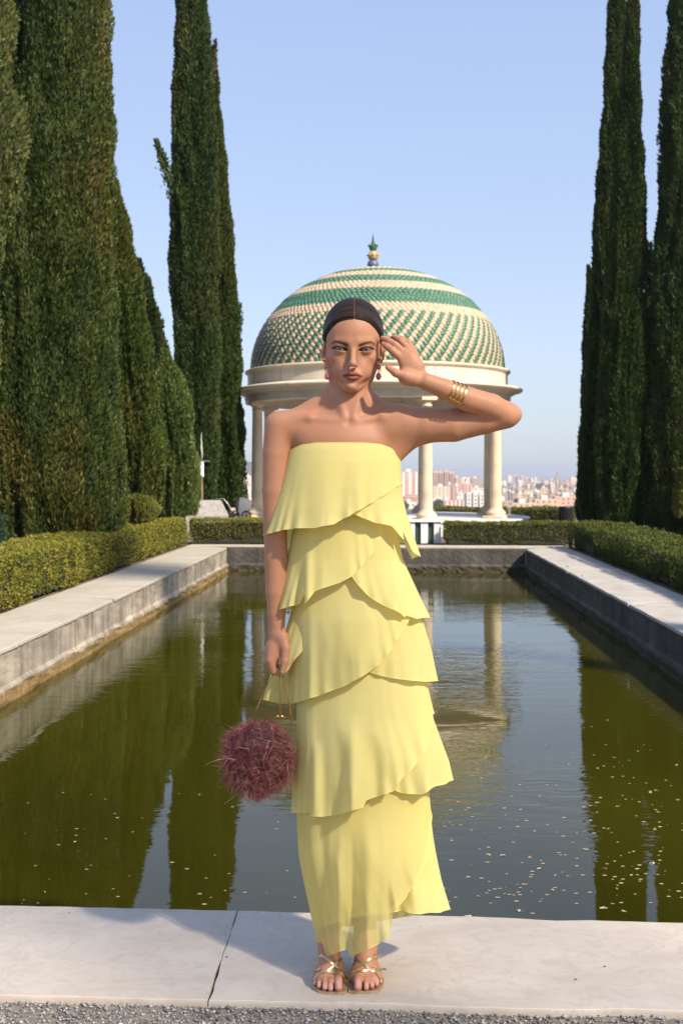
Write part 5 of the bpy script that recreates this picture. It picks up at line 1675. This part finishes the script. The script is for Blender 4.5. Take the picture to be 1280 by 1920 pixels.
# ---- sandals
M_STRAP = plain('gold_leather', (.62, .45, .27), .30, .85)
M_SOLE = plain('sole_leather', (.55, .38, .22), .4, .5); M_EDGE = plain('sole_edge', (.16, .10, .06), .6)
for s_, cx_ in ((-1, -.030), (1, .062)):
    sd = empty('sandal', (cx_, 3.12, 0), None, None, parent=person)
    if s_ < 0: outl = [(G(580 + 6, 1828)[0], 3.15), (G(587, 1842)[0], 3.115), (G(597, 1855)[0], 3.085), G(612, 1865)[:2], G(644, 1865.5)[:2], (G(651, 1855)[0], 3.085), (G(652.5, 1835)[0], 3.125)]
    else: outl = [(G(652.5, 1832)[0], 3.13), (G(653, 1853)[0], 3.085), G(659, 1863)[:2], G(695, 1864)[:2], (G(709, 1852)[0], 3.085), (G(717, 1838)[0], 3.115), (G(718, 1826)[0], 3.15)]
    # sole: flat at the toes, rising to the heel
    back = [(cx_ + (.024 if s_ < 0 else .024), 3.19, .045), (cx_ + .022, 3.24, .078), (cx_ + .018, 3.28, .090), (cx_ - .018, 3.28, .090), (cx_ - .022, 3.24, .078), (cx_ - .026, 3.19, .045)]
    front_ = [(p_[0], p_[1], .003 if p_[1] < 3.13 else .008) for p_ in outl]
    if s_ < 0: poly = front_ + back
    else: poly = front_ + back
    v = []; nP = len(poly)
    for dz_ in (0, .0035, .0075):
        for p_ in poly: v.append((p_[0], p_[1], p_[2] + dz_ - (.003 if p_[2] < .01 else 0) + .0005))
    f = [(k * nP + i, k * nP + (i + 1) % nP, (k + 1) * nP + (i + 1) % nP, (k + 1) * nP + i) for k in range(2) for i in range(nP)]
    # triangulated caps front to back
    nf_ = len(front_)
    cap = []
    o0 = mesh('sole', v, f + [tuple(2 * nP + i for i in range(nf_)), tuple([2 * nP + nf_ - 1] + [2 * nP + nf_, 2 * nP + nP - 1] + [2 * nP]), (2 * nP + nf_, 2 * nP + nf_ + 1, 2 * nP + nP - 2, 2 * nP + nP - 1), (2 * nP + nf_ + 1, 2 * nP + nf_ + 2, 2 * nP + nP - 3, 2 * nP + nP - 2),
              tuple(range(nf_ - 1, -1, -1)), (0, nP - 1, nf_, nf_ - 1), (nP - 1, nP - 2, nf_ + 1, nf_), (nP - 2, nP - 3, nf_ + 2, nf_ + 1)], M_SOLE, sd, False)
    mb = MB(); mb.tube([(cx_, 3.272, .001), (cx_, 3.27, .05), (cx_, 3.266, .092)], [.0055, .006, .016], 10); mb.build('heel', M_STRAP, sd, True)
    def strap(pts, w=.0066, ends=True, nm='strap'):
        q = []
        for i in range(len(pts) - 1):
            for k in range(7):
                u_ = k / 7; q.append((pts[i][0] * (1 - u_) + pts[i + 1][0] * u_, pts[i][1] * (1 - u_) + pts[i + 1][1] * u_))
        q.append(pts[-1])
        P3 = []; N3 = []
        last = None
        for (px_, py_) in q:
            h_, nn = hit(px_, py_, .0008)
            if h_ is None or h_[2] > .3:
                if last is None: continue
                h_ = Vector(Q(px_, py_, last[0][1] + .001)); nn = last[1]
            last = (h_, nn); P3.append(np.array(h_)); N3.append(np.array(nn))
        for _ in range(3):
            P3 = [P3[0]] + [(P3[k - 1] + 2 * P3[k] + P3[k + 1]) / 4 for k in range(1, len(P3) - 1)] + [P3[-1]]
            N3 = [N3[0]] + [(N3[k - 1] + 2 * N3[k] + N3[k + 1]) / 4 for k in range(1, len(N3) - 1)] + [N3[-1]]
        P3 = [p_ + n_ * .0006 for p_, n_ in zip(P3, N3)]
        return strip(P3, w, .0016, M_STRAP, nm, sd, nrm=N3)
    if s_ < 0:
        ST = [[(602, 1790), (612, 1798), (622, 1806.5), (634, 1817), (644, 1824), (650, 1836)], [(648, 1783), (643, 1794), (630, 1806), (618, 1817), (607, 1824)],
              [(574, 1817), (584, 1818), (596, 1819), (610, 1822), (626, 1824), (638, 1829), (648, 1839)], [(606, 1822), (595, 1828), (589, 1839)], [(580, 1776), (588, 1783), (595, 1790), (604, 1794)]]
        BK = [(601, 1820)]
    else:
        ST = [[(668, 1791), (675, 1799), (684, 1808), (692, 1818)], [(657, 1829), (663, 1819), (676, 1810), (690, 1800), (702, 1795), (715, 1788)], [(657, 1834), (664, 1826), (676, 1821), (690, 1819), (703, 1818), (723, 1818)],
              [(694, 1818), (704, 1824), (713, 1836)]]
        BK = [(703, 1794), (701, 1818)]
    for i, pts_ in enumerate(ST): strap(pts_)
    for (px_, py_) in BK:
        h_, nn = hit(px_, py_, .0036)
        if h_ is None: continue
        mb = MB(); c_ = np.array(h_); t1 = V(1, 0, .12); n_ = np.array(nn); t1 = t1 - n_ * (t1 @ n_); t1 /= np.linalg.norm(t1); t2 = np.cross(n_, t1)
        lp = [c_ + t1 * a * .0042 + t2 * b * .0055 for a, b in ((-1, -.6), (-.6, -1), (.6, -1), (1, -.6), (1, .6), (.6, 1), (-.6, 1), (-1, .6), (-1, -.6))]
        mb.tube(lp, .0009, 6, False); mb.tube([c_ - t1 * .004, c_ + t1 * .004], .0008, 6); mb.build('buckle', M_GOLD, sd, True)
    # ankle strap at the back
    h0 = V(cx_, 3.245, .135)
    mb = MB(); mb.tube([h0 + V(.034 * math.cos(a), .036 * math.sin(a), .008 * math.sin(a)) for a in np.linspace(0, 2 * math.pi, 25)], .0028, 6, False); mb.build('ankle_strap', M_STRAP, sd, True)
# ------------------------------------------------------------------ the dress: overlapping flounces of chiffon
t = NT('yellow_chiffon')
w_ = t.noise(900, 2, .5)
cc = t.ramp(t.noise(7, 4, .5), [(.3, (.88, .775, .30)), (.7, (.92, .825, .35))])
t.base(cc, .75, spec=.12)
t.b.inputs['Sheen Weight'].default_value = .0; t.b.inputs['Sheen Roughness'].default_value = .4
t.bump(w_, .10, .0005)
tr = t.n("ShaderNodeBsdfTranslucent"); t.l(cc, tr.inputs[0])
m1 = t.n("ShaderNodeMixShader"); m1.inputs[0].default_value = .30; t.l(t.b.outputs[0], m1.inputs[1]); t.l(tr.outputs[0], m1.inputs[2])
tp = t.n("ShaderNodeBsdfTransparent"); tp.inputs[0].default_value = (1, .96, .78, 1)
m2 = t.n("ShaderNodeMixShader"); m2.inputs[0].default_value = .06; t.l(m1.outputs[0], m2.inputs[1]); t.l(tp.outputs[0], m2.inputs[2]); t.l(m2.outputs[0], t.out.inputs[0])
M_CHIF = t.m
M_SHEER = M_CHIF.copy(); M_SHEER.name = 'sheer_chiffon'
for n_ in M_SHEER.node_tree.nodes:
    if n_.type == 'MIX_SHADER' and abs(n_.inputs[0].default_value - .06) < 1e-6: n_.inputs[0].default_value = .30
M_HEM = plain('chiffon_hem', (.88, .76, .24), .7)
dress = empty('dress', P(655, 1500), None, None, parent=person)
DC = 12.0                                             # depth of the dress axis behind the body axis, px

def flounce(name, y0, left, right, hem_f, hem_b, th0, th1, dep=.60, out=0.0, amp=.05, nf=9, ph=0.0, seed=1, nu=220, nv=56, top_f=None, fold_k=1.6, bust=0.0, folds=(), dep2=0.0, mat=None):
    """a flared cloth tube or wrap panel. left/right: (row, column) silhouettes; hem_f/hem_b: (column,row) of the hem in front/behind.
    angle 0 = her left (photo right), pi/2 = front, pi = photo left"""
    L = np.array(left, float); R_ = np.array(right, float)
    xl = lambda y: np.interp(y, L[:, 0], L[:, 1]) - out; xr = lambda y: np.interp(y, R_[:, 0], R_[:, 1]) + out
    def shem(h):
        h = np.array(h, float); mid = (xl(h[:, 1]) + xr(h[:, 1])) / 2; hw = (xr(h[:, 1]) - xl(h[:, 1])) / 2
        s = np.clip((h[:, 0] - mid) / hw, -1, 1); return s, h[:, 1]
    sf, yf = shem(hem_f); sb, yb = shem(hem_b)
    th = np.linspace(th0, th1, nu + 1); v_ = np.linspace(0, 1, nv + 1)
    c = np.cos(th)
    of = np.argsort(sf, kind='stable'); ob = np.argsort(sb, kind='stable')
    hem = np.where(np.sin(th) >= -1e-6, np.interp(c, sf[of], yf[of]), np.interp(c, sb[ob], yb[ob]))
    if top_f is not None:
        tf_ = np.array(top_f, float); top = np.interp(c, tf_[:, 0], tf_[:, 1])
    else: top = np.full_like(th, y0)
    TH, VV = np.meshgrid(th, v_, indexing='ij')
    TOP = top[:, None]; HEM = hem[:, None]
    Y = TOP + (HEM - TOP) * VV
    mid = (xl(Y) + xr(Y)) / 2; hw = (xr(Y) - xl(Y)) / 2
    fall = np.clip((Y - y0) / 190.0, 0, 1.2)
    a = amp * fall ** fold_k
    r1 = np.sin(nf * TH + ph + .6 * np.sin(2 * TH + seed)); r2 = np.sin(nf * 1.73 * TH + ph * 2.1 + 1.3 * seed)
    fn = fbm(TH * 2.2, Y * .006, Y * 0 + seed, seed, 3)
    rip = a * (.38 * r1 + .2 * r2 + 1.35 * fn)
    for (xc, y_top, y_bot, wd, hgt) in folds:            # single soft folds drawn down the cloth
        s0 = (xc - mid) / np.maximum(hw, 1)
        g = np.exp(-((np.cos(TH) - s0) / (wd / np.maximum(hw, 1))) ** 2) * (np.sin(TH) > 0) * np.clip((Y - y_top) / (y_bot - y_top), 0, 1) ** .8
        rip = rip + g * hgt
    edge = np.exp(-(1 - VV) * 5) * .020 * (np.sin(23 * TH + seed * 2 + 2.5 * np.sin(5 * TH)) + .8 * fbm(TH * 9, Y * 0, Y * 0 + seed, seed + 5, 2))
    rx_ = 1 + .35 * rip * np.abs(np.sin(TH)) + edge * .5
    ry_ = 1 + 1.6 * rip + edge * 1.5
    X = mid + hw * np.cos(TH) * rx_
    Dp = hw * (.85 + .15 * np.clip((Y - y0) / 170, 0, 1)) * (dep + dep2 * np.clip((Y - y0) / 340, 0, 1)) * np.sin(TH) * ry_
    if bust: 
        for bx, by in ((604, 900), (692, 900)):
            Dp = Dp + bust * np.exp(-((X - bx) / 42) ** 2 - ((Y - by) / 50) ** 2) * (np.sin(TH) > 0)
    D = DC - Dp
    Yw = PY0 + D * U
    Xw = (X - 640) * Yw / FOC * 1.0; Zw = CAMH - (Y - HOR) * Yw / FOC
    # keep the flare's real size when it swings forward
    v = np.stack([Xw, Yw, Zw], -1).reshape(-1, 3)
    m = nv + 1
    i = np.arange(nu)[:, None] * m + np.arange(nv)[None]
    f = np.stack([i, i + 1, i + m + 1, i + m], -1).reshape(-1, 4)
    h = (HEM - TOP)[:, :]
    keep = np.repeat((np.abs(h[:-1, 0]) > 1.2), nv)
    f = f[keep]
    o = mesh(name, v, f, mat or M_CHIF, dress, True)
    hp = v.reshape(nu + 1, nv + 1, 3)[:, -1]
    ok = np.abs(hem - top) > 1.2
    hp = hp[ok][::1]
    if len(hp) > 4:
        mb = MB(); mb.tube([tuple(q) for q in hp], .55 * U, 5); mb.build('hem', M_HEM, o, True)
    return o
PI = math.pi
# rows: (y, x)
T1L = [(826, 552), (835, 545), (845, 541), (880, 532), (930, 518), (980, 503), (1003, 495), (1060, 480)]
T1R = [(826, 738), (842, 745), (865, 751), (900, 752), (930, 756), (962, 763), (980, 769), (1020, 781), (1045, 789), (1080, 798)]
top1 = [(-1, 848), (-.93, 842), (-.8, 835), (-.55, 831), (-.1, 830.5), (.4, 831), (.72, 834), (.88, 841), (.97, 854), (1, 864)]
flounce('flounce', 830, T1L, T1R, [(496, 1000), (560, 950), (640, 955), (662, 963), (700, 979), (735, 986), (752, 990), (757, 1012), (772, 1034), (789, 1043)],
        [(496, 1003), (520, 1022), (546, 1032), (650, 1030), (757, 1018), (770, 1048), (789, 1043)], 0, 2 * PI, .66, -1.5, .04, 8, .5, 1, bust=4, top_f=top1)
flounce('flounce', 830, T1L, T1R, [(496, 1003), (512, 998), (532, 993), (555, 990), (590, 990), (606, 986), (625, 983), (640, 974), (655, 967), (663, 961), (685, 949), (710, 934), (735, 918), (753, 906)],
        [(496, 1003), (520, 1018), (546, 1030)], .12, PI + .55, .70, 0.8, .045, 7, 1.1, 2, bust=5, top_f=top1, folds=((668, 860, 960, 14, .05), (560, 850, 990, 14, .03)))
# the boned bodice under the first flounce with its rolled top edge
v = []
thb = np.linspace(0, 2 * PI, 97)
path = []
for a in thb:
    c = math.cos(a); ytop = np.interp(c, [q[0] for q in top1], [q[1] for q in top1]); xl_ = np.interp(ytop, [q[0] for q in T1L], [q[1] for q in T1L]); xr_ = np.interp(ytop, [q[0] for q in T1R], [q[1] for q in T1R])
    hw = (xr_ - xl_) / 2; path.append(P((xl_ + xr_) / 2 + (hw + .3) * c, ytop, DC - hw * .60 * math.sin(a)))
mb = MB(); mb.tube(path, 1.3 * U, 6, False); mb.build('rolled_edge', M_CHIF, dress, True)
# tier 2
T2L = [(930, 566), (960, 558), (1000, 548), (1033, 543), (1080, 531), (1145, 512), (1180, 500)]
T2R = [(930, 732), (960, 738), (1010, 748), (1050, 757), (1100, 780), (1158, 806), (1200, 820)]
flounce('flounce', 935, T2L, T2R, [(512, 1143), (560, 1060), (650, 1070), (662, 1084), (672, 1098), (686, 1113), (700, 1124), (725, 1138), (750, 1150), (758, 1152), (760, 1160), (780, 1160), (806, 1157)],
        [(512, 1145), (530, 1142), (650, 1150), (806, 1158)], 0, 2 * PI, .60, -1.5, .04, 7, 2.2, 3, folds=((742, 980, 1150, 12, .10), (775, 1050, 1160, 10, -.05)))
flounce('flounce', 935, T2L, T2R, [(512, 1145), (530, 1141), (545, 1136), (560, 1132), (573, 1134), (574, 1113), (590, 1109), (610, 1101), (635, 1093), (655, 1083), (672, 1066), (690, 1047), (705, 1022), (716, 1002), (724, 984), (735, 955), (738, 940)],
        [(512, 1145), (560, 1150)], .10, PI + .45, .63, .8, .06, 6, .4, 4, folds=((578, 985, 1130, 9, .13), (556, 1000, 1140, 10, -.10), (640, 980, 1090, 16, .04)))
# tier 3
T3L = [(1060, 562), (1100, 553), (1140, 548), (1200, 546), (1260, 543), (1318, 541), (1360, 540)]
T3LB = [(1060, 560), (1120, 552), (1180, 534), (1240, 512), (1312, 493), (1350, 485)]
T3R = [(1060, 742), (1120, 764), (1165, 795), (1220, 811), (1277, 822), (1320, 832)]
flounce('flounce', 1065, T3LB, T3R, [(493, 1308), (528, 1270), (543, 1185), (600, 1170), (660, 1235), (692, 1260), (715, 1267), (740, 1272), (770, 1276), (800, 1278), (822, 1276)],
        [(493, 1312), (520, 1318), (545, 1320), (650, 1300), (822, 1277)], 0, 2 * PI, .47, -2, .03, 7, 1.0, 5, folds=((780, 1160, 1277, 12, .06), (520, 1180, 1315, 8, .08)))
flounce('flounce', 1065, T3L, T3R, [(541, 1318), (560, 1315), (585, 1308), (605, 1301), (620, 1295), (645, 1286), (665, 1275), (680, 1267), (692, 1259), (712, 1242), (730, 1222), (745, 1197), (757, 1178), (766, 1155), (772, 1130), (775, 1100)],
        [(541, 1318), (560, 1318)], .20, PI + .3, .63, .8, .05, 6, 2.6, 6, folds=((580, 1130, 1300, 12, .07), (625, 1120, 1290, 16, -.05), (680, 1120, 1260, 18, .05)))
# tier 4
T4L = [(1225, 562), (1330, 557), (1400, 556), (1470, 551), (1523, 548), (1560, 545)]
T4R = [(1225, 775), (1285, 801), (1350, 815), (1400, 833), (1428, 843), (1463, 850), (1500, 860)]
flounce('flounce', 1230, T4L, T4R, [(548, 1500), (640, 1470), (735, 1478), (748, 1485), (765, 1488), (790, 1489), (803, 1480), (815, 1474), (830, 1471), (850, 1462)],
        [(535, 1505), (650, 1500), (850, 1463)], 0, 2 * PI, .51, -2, .03, 7, 3.0, 7, folds=((800, 1330, 1480, 10, .09), (830, 1380, 1465, 9, -.05)))
flounce('flounce', 1230, T4L, T4R, [(548, 1523), (565, 1524), (582, 1523), (584, 1530), (604, 1531), (625, 1528), (640, 1526), (660, 1520), (683, 1513), (684, 1501), (700, 1495), (720, 1489), (740, 1482), (750, 1462), (770, 1443), (790, 1418), (803, 1390), (806, 1370), (812, 1335), (812, 1290)],
        [(548, 1523), (580, 1520)], .12, PI + .3, .62, .8, .055, 6, 4.2, 8, folds=((594, 1390, 1530, 9, .12), (574, 1400, 1523, 7, -.06), (662, 1340, 1515, 14, .10), (705, 1380, 1490, 14, -.08), (640, 1380, 1520, 10, -.03)))
# tier 5: the skirt
T5L = [(1445, 562), (1530, 557), (1600, 560), (1650, 569), (1700, 580), (1740, 588), (1797, 600)]
T5R = [(1445, 800), (1520, 808), (1570, 814), (1600, 819), (1650, 829), (1705, 845), (1760, 856)]
flounce('flounce', 1450, T5L, T5R, [(600, 1740), (660, 1720), (715, 1712), (735, 1711), (752, 1707), (770, 1712), (785, 1714), (800, 1711), (825, 1711), (845, 1704)],
        [(600, 1745), (720, 1725), (845, 1705)], 0, 2 * PI, .46, -2, .05, 7, 1.0, 9, fold_k=1.0, dep2=.12, folds=((772, 1560, 1710, 12, .10), (752, 1560, 1710, 8, -.08), (815, 1560, 1705, 12, .05)))
flounce('flounce', 1450, T5L, T5R, [(600, 1797), (620, 1790), (640, 1783), (652, 1777), (655, 1793), (670, 1788), (690, 1780), (712, 1768), (729, 1756), (733, 1738), (735, 1712), (745, 1700), (757, 1688), (775, 1658), (792, 1632), (801, 1610), (807, 1575), (808, 1520)],
        [(600, 1797), (620, 1790)], .12, PI + .3, .58, .8, .05, 5, .7, 10, nu=300, fold_k=1.0, mat=M_SHEER, dep2=.36, folds=((606, 1500, 1790, 9, -.06), (636, 1560, 1780, 9, .12), (660, 1560, 1790, 6, -.05), (690, 1540, 1770, 14, .14), (728, 1560, 1740, 7, -.04), (585, 1500, 1760, 10, .06)))

flounce('lining', 1450, [(1445, 566), (1600, 566), (1700, 582), (1760, 594)], [(1445, 796), (1600, 806), (1700, 800), (1760, 790)], [(582, 1700), (650, 1712), (800, 1704)], [(582, 1700), (650, 1712), (800, 1704)], 0, 2 * PI, .50, -4, .02, 7, 1.0, 14, fold_k=1.0, dep2=.20)

# ------------------------------------------------------------------ the feather handbag in her right hand
BD = -14.0
bag = empty('feather_handbag', P(484, 1420, BD), 'round dusty burgundy feather handbag on a gold chain held in her right hand', 'handbag')
bc = P(484, 1421, BD)
mb = MB(); mb.ball(bc, 62 * U, 38 * U, 65 * U, 24, 16)
t = NT('burgundy_feather'); t.base(t.attr(), .7, spec=.15)
tr = t.n("ShaderNodeBsdfTranslucent"); t.l(t.attr(), tr.inputs[0]); m1 = t.n("ShaderNodeMixShader"); m1.inputs[0].default_value = .3
t.l(t.b.outputs[0], m1.inputs[1]); t.l(tr.outputs[0], m1.inputs[2]); t.l(m1.outputs[0], t.out.inputs[0]); M_FEA = t.m
mb.build('pouch', plain('burgundy_satin', (.05, .012, .016), .7), bag, True)
fr_ = np.random.default_rng(12)
fv = []; ff = []; fc_ = []
def filament(p0, d0, L, w, c, curl, seg=6, grav=.55):
    d = d0 / np.linalg.norm(d0); p = p0.copy()
    side = np.cross(d, fr_.normal(size=3)); side /= np.linalg.norm(side) + 1e-9
    b = len(fv); cd = fr_.normal(size=3) * curl
    for k in range(seg + 1):
        ww = w * (1 - .75 * k / seg)
        fv.append(p + side * ww / 2); fv.append(p - side * ww / 2); fc_.append(c); fc_.append(c)
        p = p + d * L / seg
        d = d + cd / seg + V(0, 0, -grav / seg) + fr_.normal(size=3) * .07; d /= np.linalg.norm(d)
    for k in range(seg):
        q = b + 2 * k; ff.append((q, q + 1, q + 3, q + 2))
CF = [V(.19, .052, .048), V(.29, .092, .082), (V(.42, .17, .15)), V(.58, .32, .27)]
# plumes grow from whorls and fan out
NPL = 1150
for i in range(NPL):
    a = fr_.uniform(0, 2 * PI); cz = fr_.uniform(-1, 1); sr = math.sqrt(1 - cz * cz)
    n_ = V(sr * math.cos(a), -abs(sr * math.sin(a)) if fr_.random() < .75 else abs(sr * math.sin(a)), cz)
    root_ = bc + n_ * V(60, 37, 63) * U * (.86 + .26 * float(abs(vnoise(np.array([n_[0] * 2.4]), np.array([n_[1] * 2.4]), np.array([n_[2] * 2.4]), 3)[0])))
    dirp = n_ * V(1, .8, 1) * .42 + fr_.normal(size=3) * .6 + V(0, 0, -.22)
    dirp /= np.linalg.norm(dirp)
    Lp = fr_.uniform(14, 42) * U
    cI = fr_.integers(0, 3)
    for k in range(22):
        u_ = fr_.random(); c = CF[min(3, cI + (1 if fr_.random() < .18 else 0))] * fr_.uniform(.85, 1.5)
        filament(root_ + dirp * Lp * u_ * .5, dirp + fr_.normal(size=3) * .45, fr_.uniform(9, 21) * U, fr_.uniform(.28, .55) * U, c, 2.6, 5)
for i in range(330):      # long pale stripped quills
    a = fr_.uniform(0, 2 * PI); cz = fr_.uniform(-1, 1); sr = math.sqrt(1 - cz * cz)
    n_ = V(sr * math.cos(a), -abs(sr * math.sin(a)), cz)
    filament(bc + n_ * V(64, 46, 66) * U, n_ * .3 + fr_.normal(size=3) * .8 + V(0, 0, -.35), fr_.uniform(18, 50) * U, fr_.uniform(.6, 1.1) * U, CF[fr_.integers(2, 4)] * fr_.uniform(.8, 1.35), 2.6, 8, .7)
for i in range(170):       # wisps hanging below
    x_ = fr_.uniform(-55, 55); filament(bc + V(x_, fr_.uniform(-20, 20), -48 + abs(x_) * .3) * U, V(fr_.normal() * .3, fr_.normal() * .3, -1), fr_.uniform(22, 46) * U, .8 * U, CF[fr_.integers(1, 4)], 1.0, 8, .1)
mesh('feathers', np.array(fv), ff, M_FEA, bag, False, org=bc, col=np.array(fc_), kind='stuff')
# clasp and chains
mb = MB(); mb.ball(P(521, 1343, BD - 6), 3.0 * U, n=12, m=8); mb.ball(P(528, 1343.5, BD - 6), 3.2 * U, n=12, m=8); mb.tube([P(513, 1345, BD - 4), P(537, 1345, BD - 4)], 1.3 * U, 8)
mb.build('clasp', M_GOLD, bag, True)
def chain(pts, nm='chain'):
    p = [V(*q) for q in pts]; seg = [np.linalg.norm(p[i + 1] - p[i]) for i in range(len(p) - 1)]; tot = sum(seg); n = int(tot / (2.3 * U)); m_ = MB()
    cum = np.concatenate([[0], np.cumsum(seg)]); pa = np.array(p)
    pos = [np.array([np.interp(tot * k / n, cum, pa[:, q]) for q in range(3)]) for k in range(n + 1)]
    for k in range(n):
        a, b = pos[k], pos[k + 1]; d = (b - a) / np.linalg.norm(b - a)
        s = np.cross(d, V(0, 1, 0) if k % 2 else V(1, .2, 0)); s /= np.linalg.norm(s)
        c = (a + b) / 2; h = 1.7 * U; w = 1.15 * U
        lp = [c + d * h * math.cos(q) + s * w * math.sin(q) for q in np.linspace(0, 2 * PI, 9)]
        m_.tube(lp, .55 * U, 4, False)
    m_.build(nm, M_GOLD, bag, True)['kind'] = 'stuff'
hd = P(524, 1262, -8)
chain([P(480, 1332, BD + 2), P(492, 1305, BD), P(512, 1264, -10)])
chain([P(526, 1342, BD - 5), P(525, 1300, BD - 3), P(524, 1266, -12)])
chain([P(549, 1372, BD - 6), P(545, 1328, BD - 10), P(539, 1300, -20), P(531, 1266, -14)])
chain([P(547, 1366, BD), P(543, 1326, BD - 4), P(537, 1300, -14), P(530, 1266, -10)])
chain([P(524, 1262, -32), P(524.5, 1245, -32), P(526, 1230, -28)], 'chain')

# ------------------------------------------------------------------ leaves and seed husks adrift on the pool
M_LF = []
for nm, c in (('tan_leaf', (.55, .34, .19)), ('pale_leaf', (.66, .47, .30)), ('rust_leaf', (.42, .22, .11))): M_LF.append(plain(nm, c, .8, var=.2, vs=60))
lr = random.Random(4)
def leaf_mesh(nm, r_, m):
    n = 9; v = [(0, 0, .001)]; 
    for k in range(n):
        a = 2 * PI * k / n; q = r_ * (1 if k % 2 else .62) * lr.uniform(.7, 1.2); v.append((q * math.cos(a) * 1.4, q * math.sin(a) * .8, lr.uniform(-.001, .0015)))
    me = bpy.data.meshes.new(nm); me.from_pydata(v, [], [(0, 1 + k, 1 + (k + 1) % n) for k in range(n)]); me.materials.append(m); return me
base_l = [leaf_mesh('floating_leaf', .011, m) for m in M_LF]
big = [(947, 1676), (917, 1603), (1073, 1580), (1035, 1668), (880, 1717), (1145, 1561), (1188, 1596), (1224, 1618), (1156, 1666), (1183, 1640), (1128, 1702), (1232, 1522), (1218, 1484), (1268, 1434), (1150, 1420), (1168, 1708), (942, 1603),
       (1012, 1690), (896, 1680), (972, 1707), (1135, 1628), (68, 1623), (141, 1578), (85, 1672), (163, 1630), (1195, 1408), (1232, 1640), (1040, 1641), (1010, 1628), (993, 1607), (1120, 1440), (1138, 1350)]
for i, (px_, py_) in enumerate(big):
    g = G(px_, py_, WZ + .0018)
    o = bpy.data.objects.new('floating_leaf', base_l[i % 3]); SC.collection.objects.link(o); o.location = g; o.rotation_euler = (0, 0, lr.uniform(0, 6)); s_ = lr.uniform(.6, 1.15); o.scale = (s_, s_, 1)
    tag(o, 'curled tan dead leaf floating on the dark pool water', 'leaf', 'dead leaves floating on the pool')
pts = []
for i in range(270):
    if lr.random() < .86: px_, py_ = lr.uniform(830, 1290), lr.triangular(1380, 1730, 1640)
    else: px_, py_ = lr.uniform(0, 560), lr.uniform(1480, 1700)
    if px_ > 1090 and lr.random() < .3: py_ = lr.uniform(1340, 1730)
    pts.append(G(px_, py_, WZ + .0012))
vs = []; fs = []
for p_ in pts:
    s_ = lr.uniform(.0015, .0055); a = lr.uniform(0, PI); b = len(vs)
    for k in range(5):
        q = a + k * 1.2566; vs.append((p_[0] + s_ * math.cos(q) * 2.2, p_[1] + s_ * math.sin(q), p_[2] + lr.uniform(0, .0005)))
    fs.append(tuple(b + k for k in range(5)))
tag(mesh('floating_debris', vs, fs, M_LF[1], None, False), 'tiny pale husks and specks floating on the water', 'debris', kind='stuff')
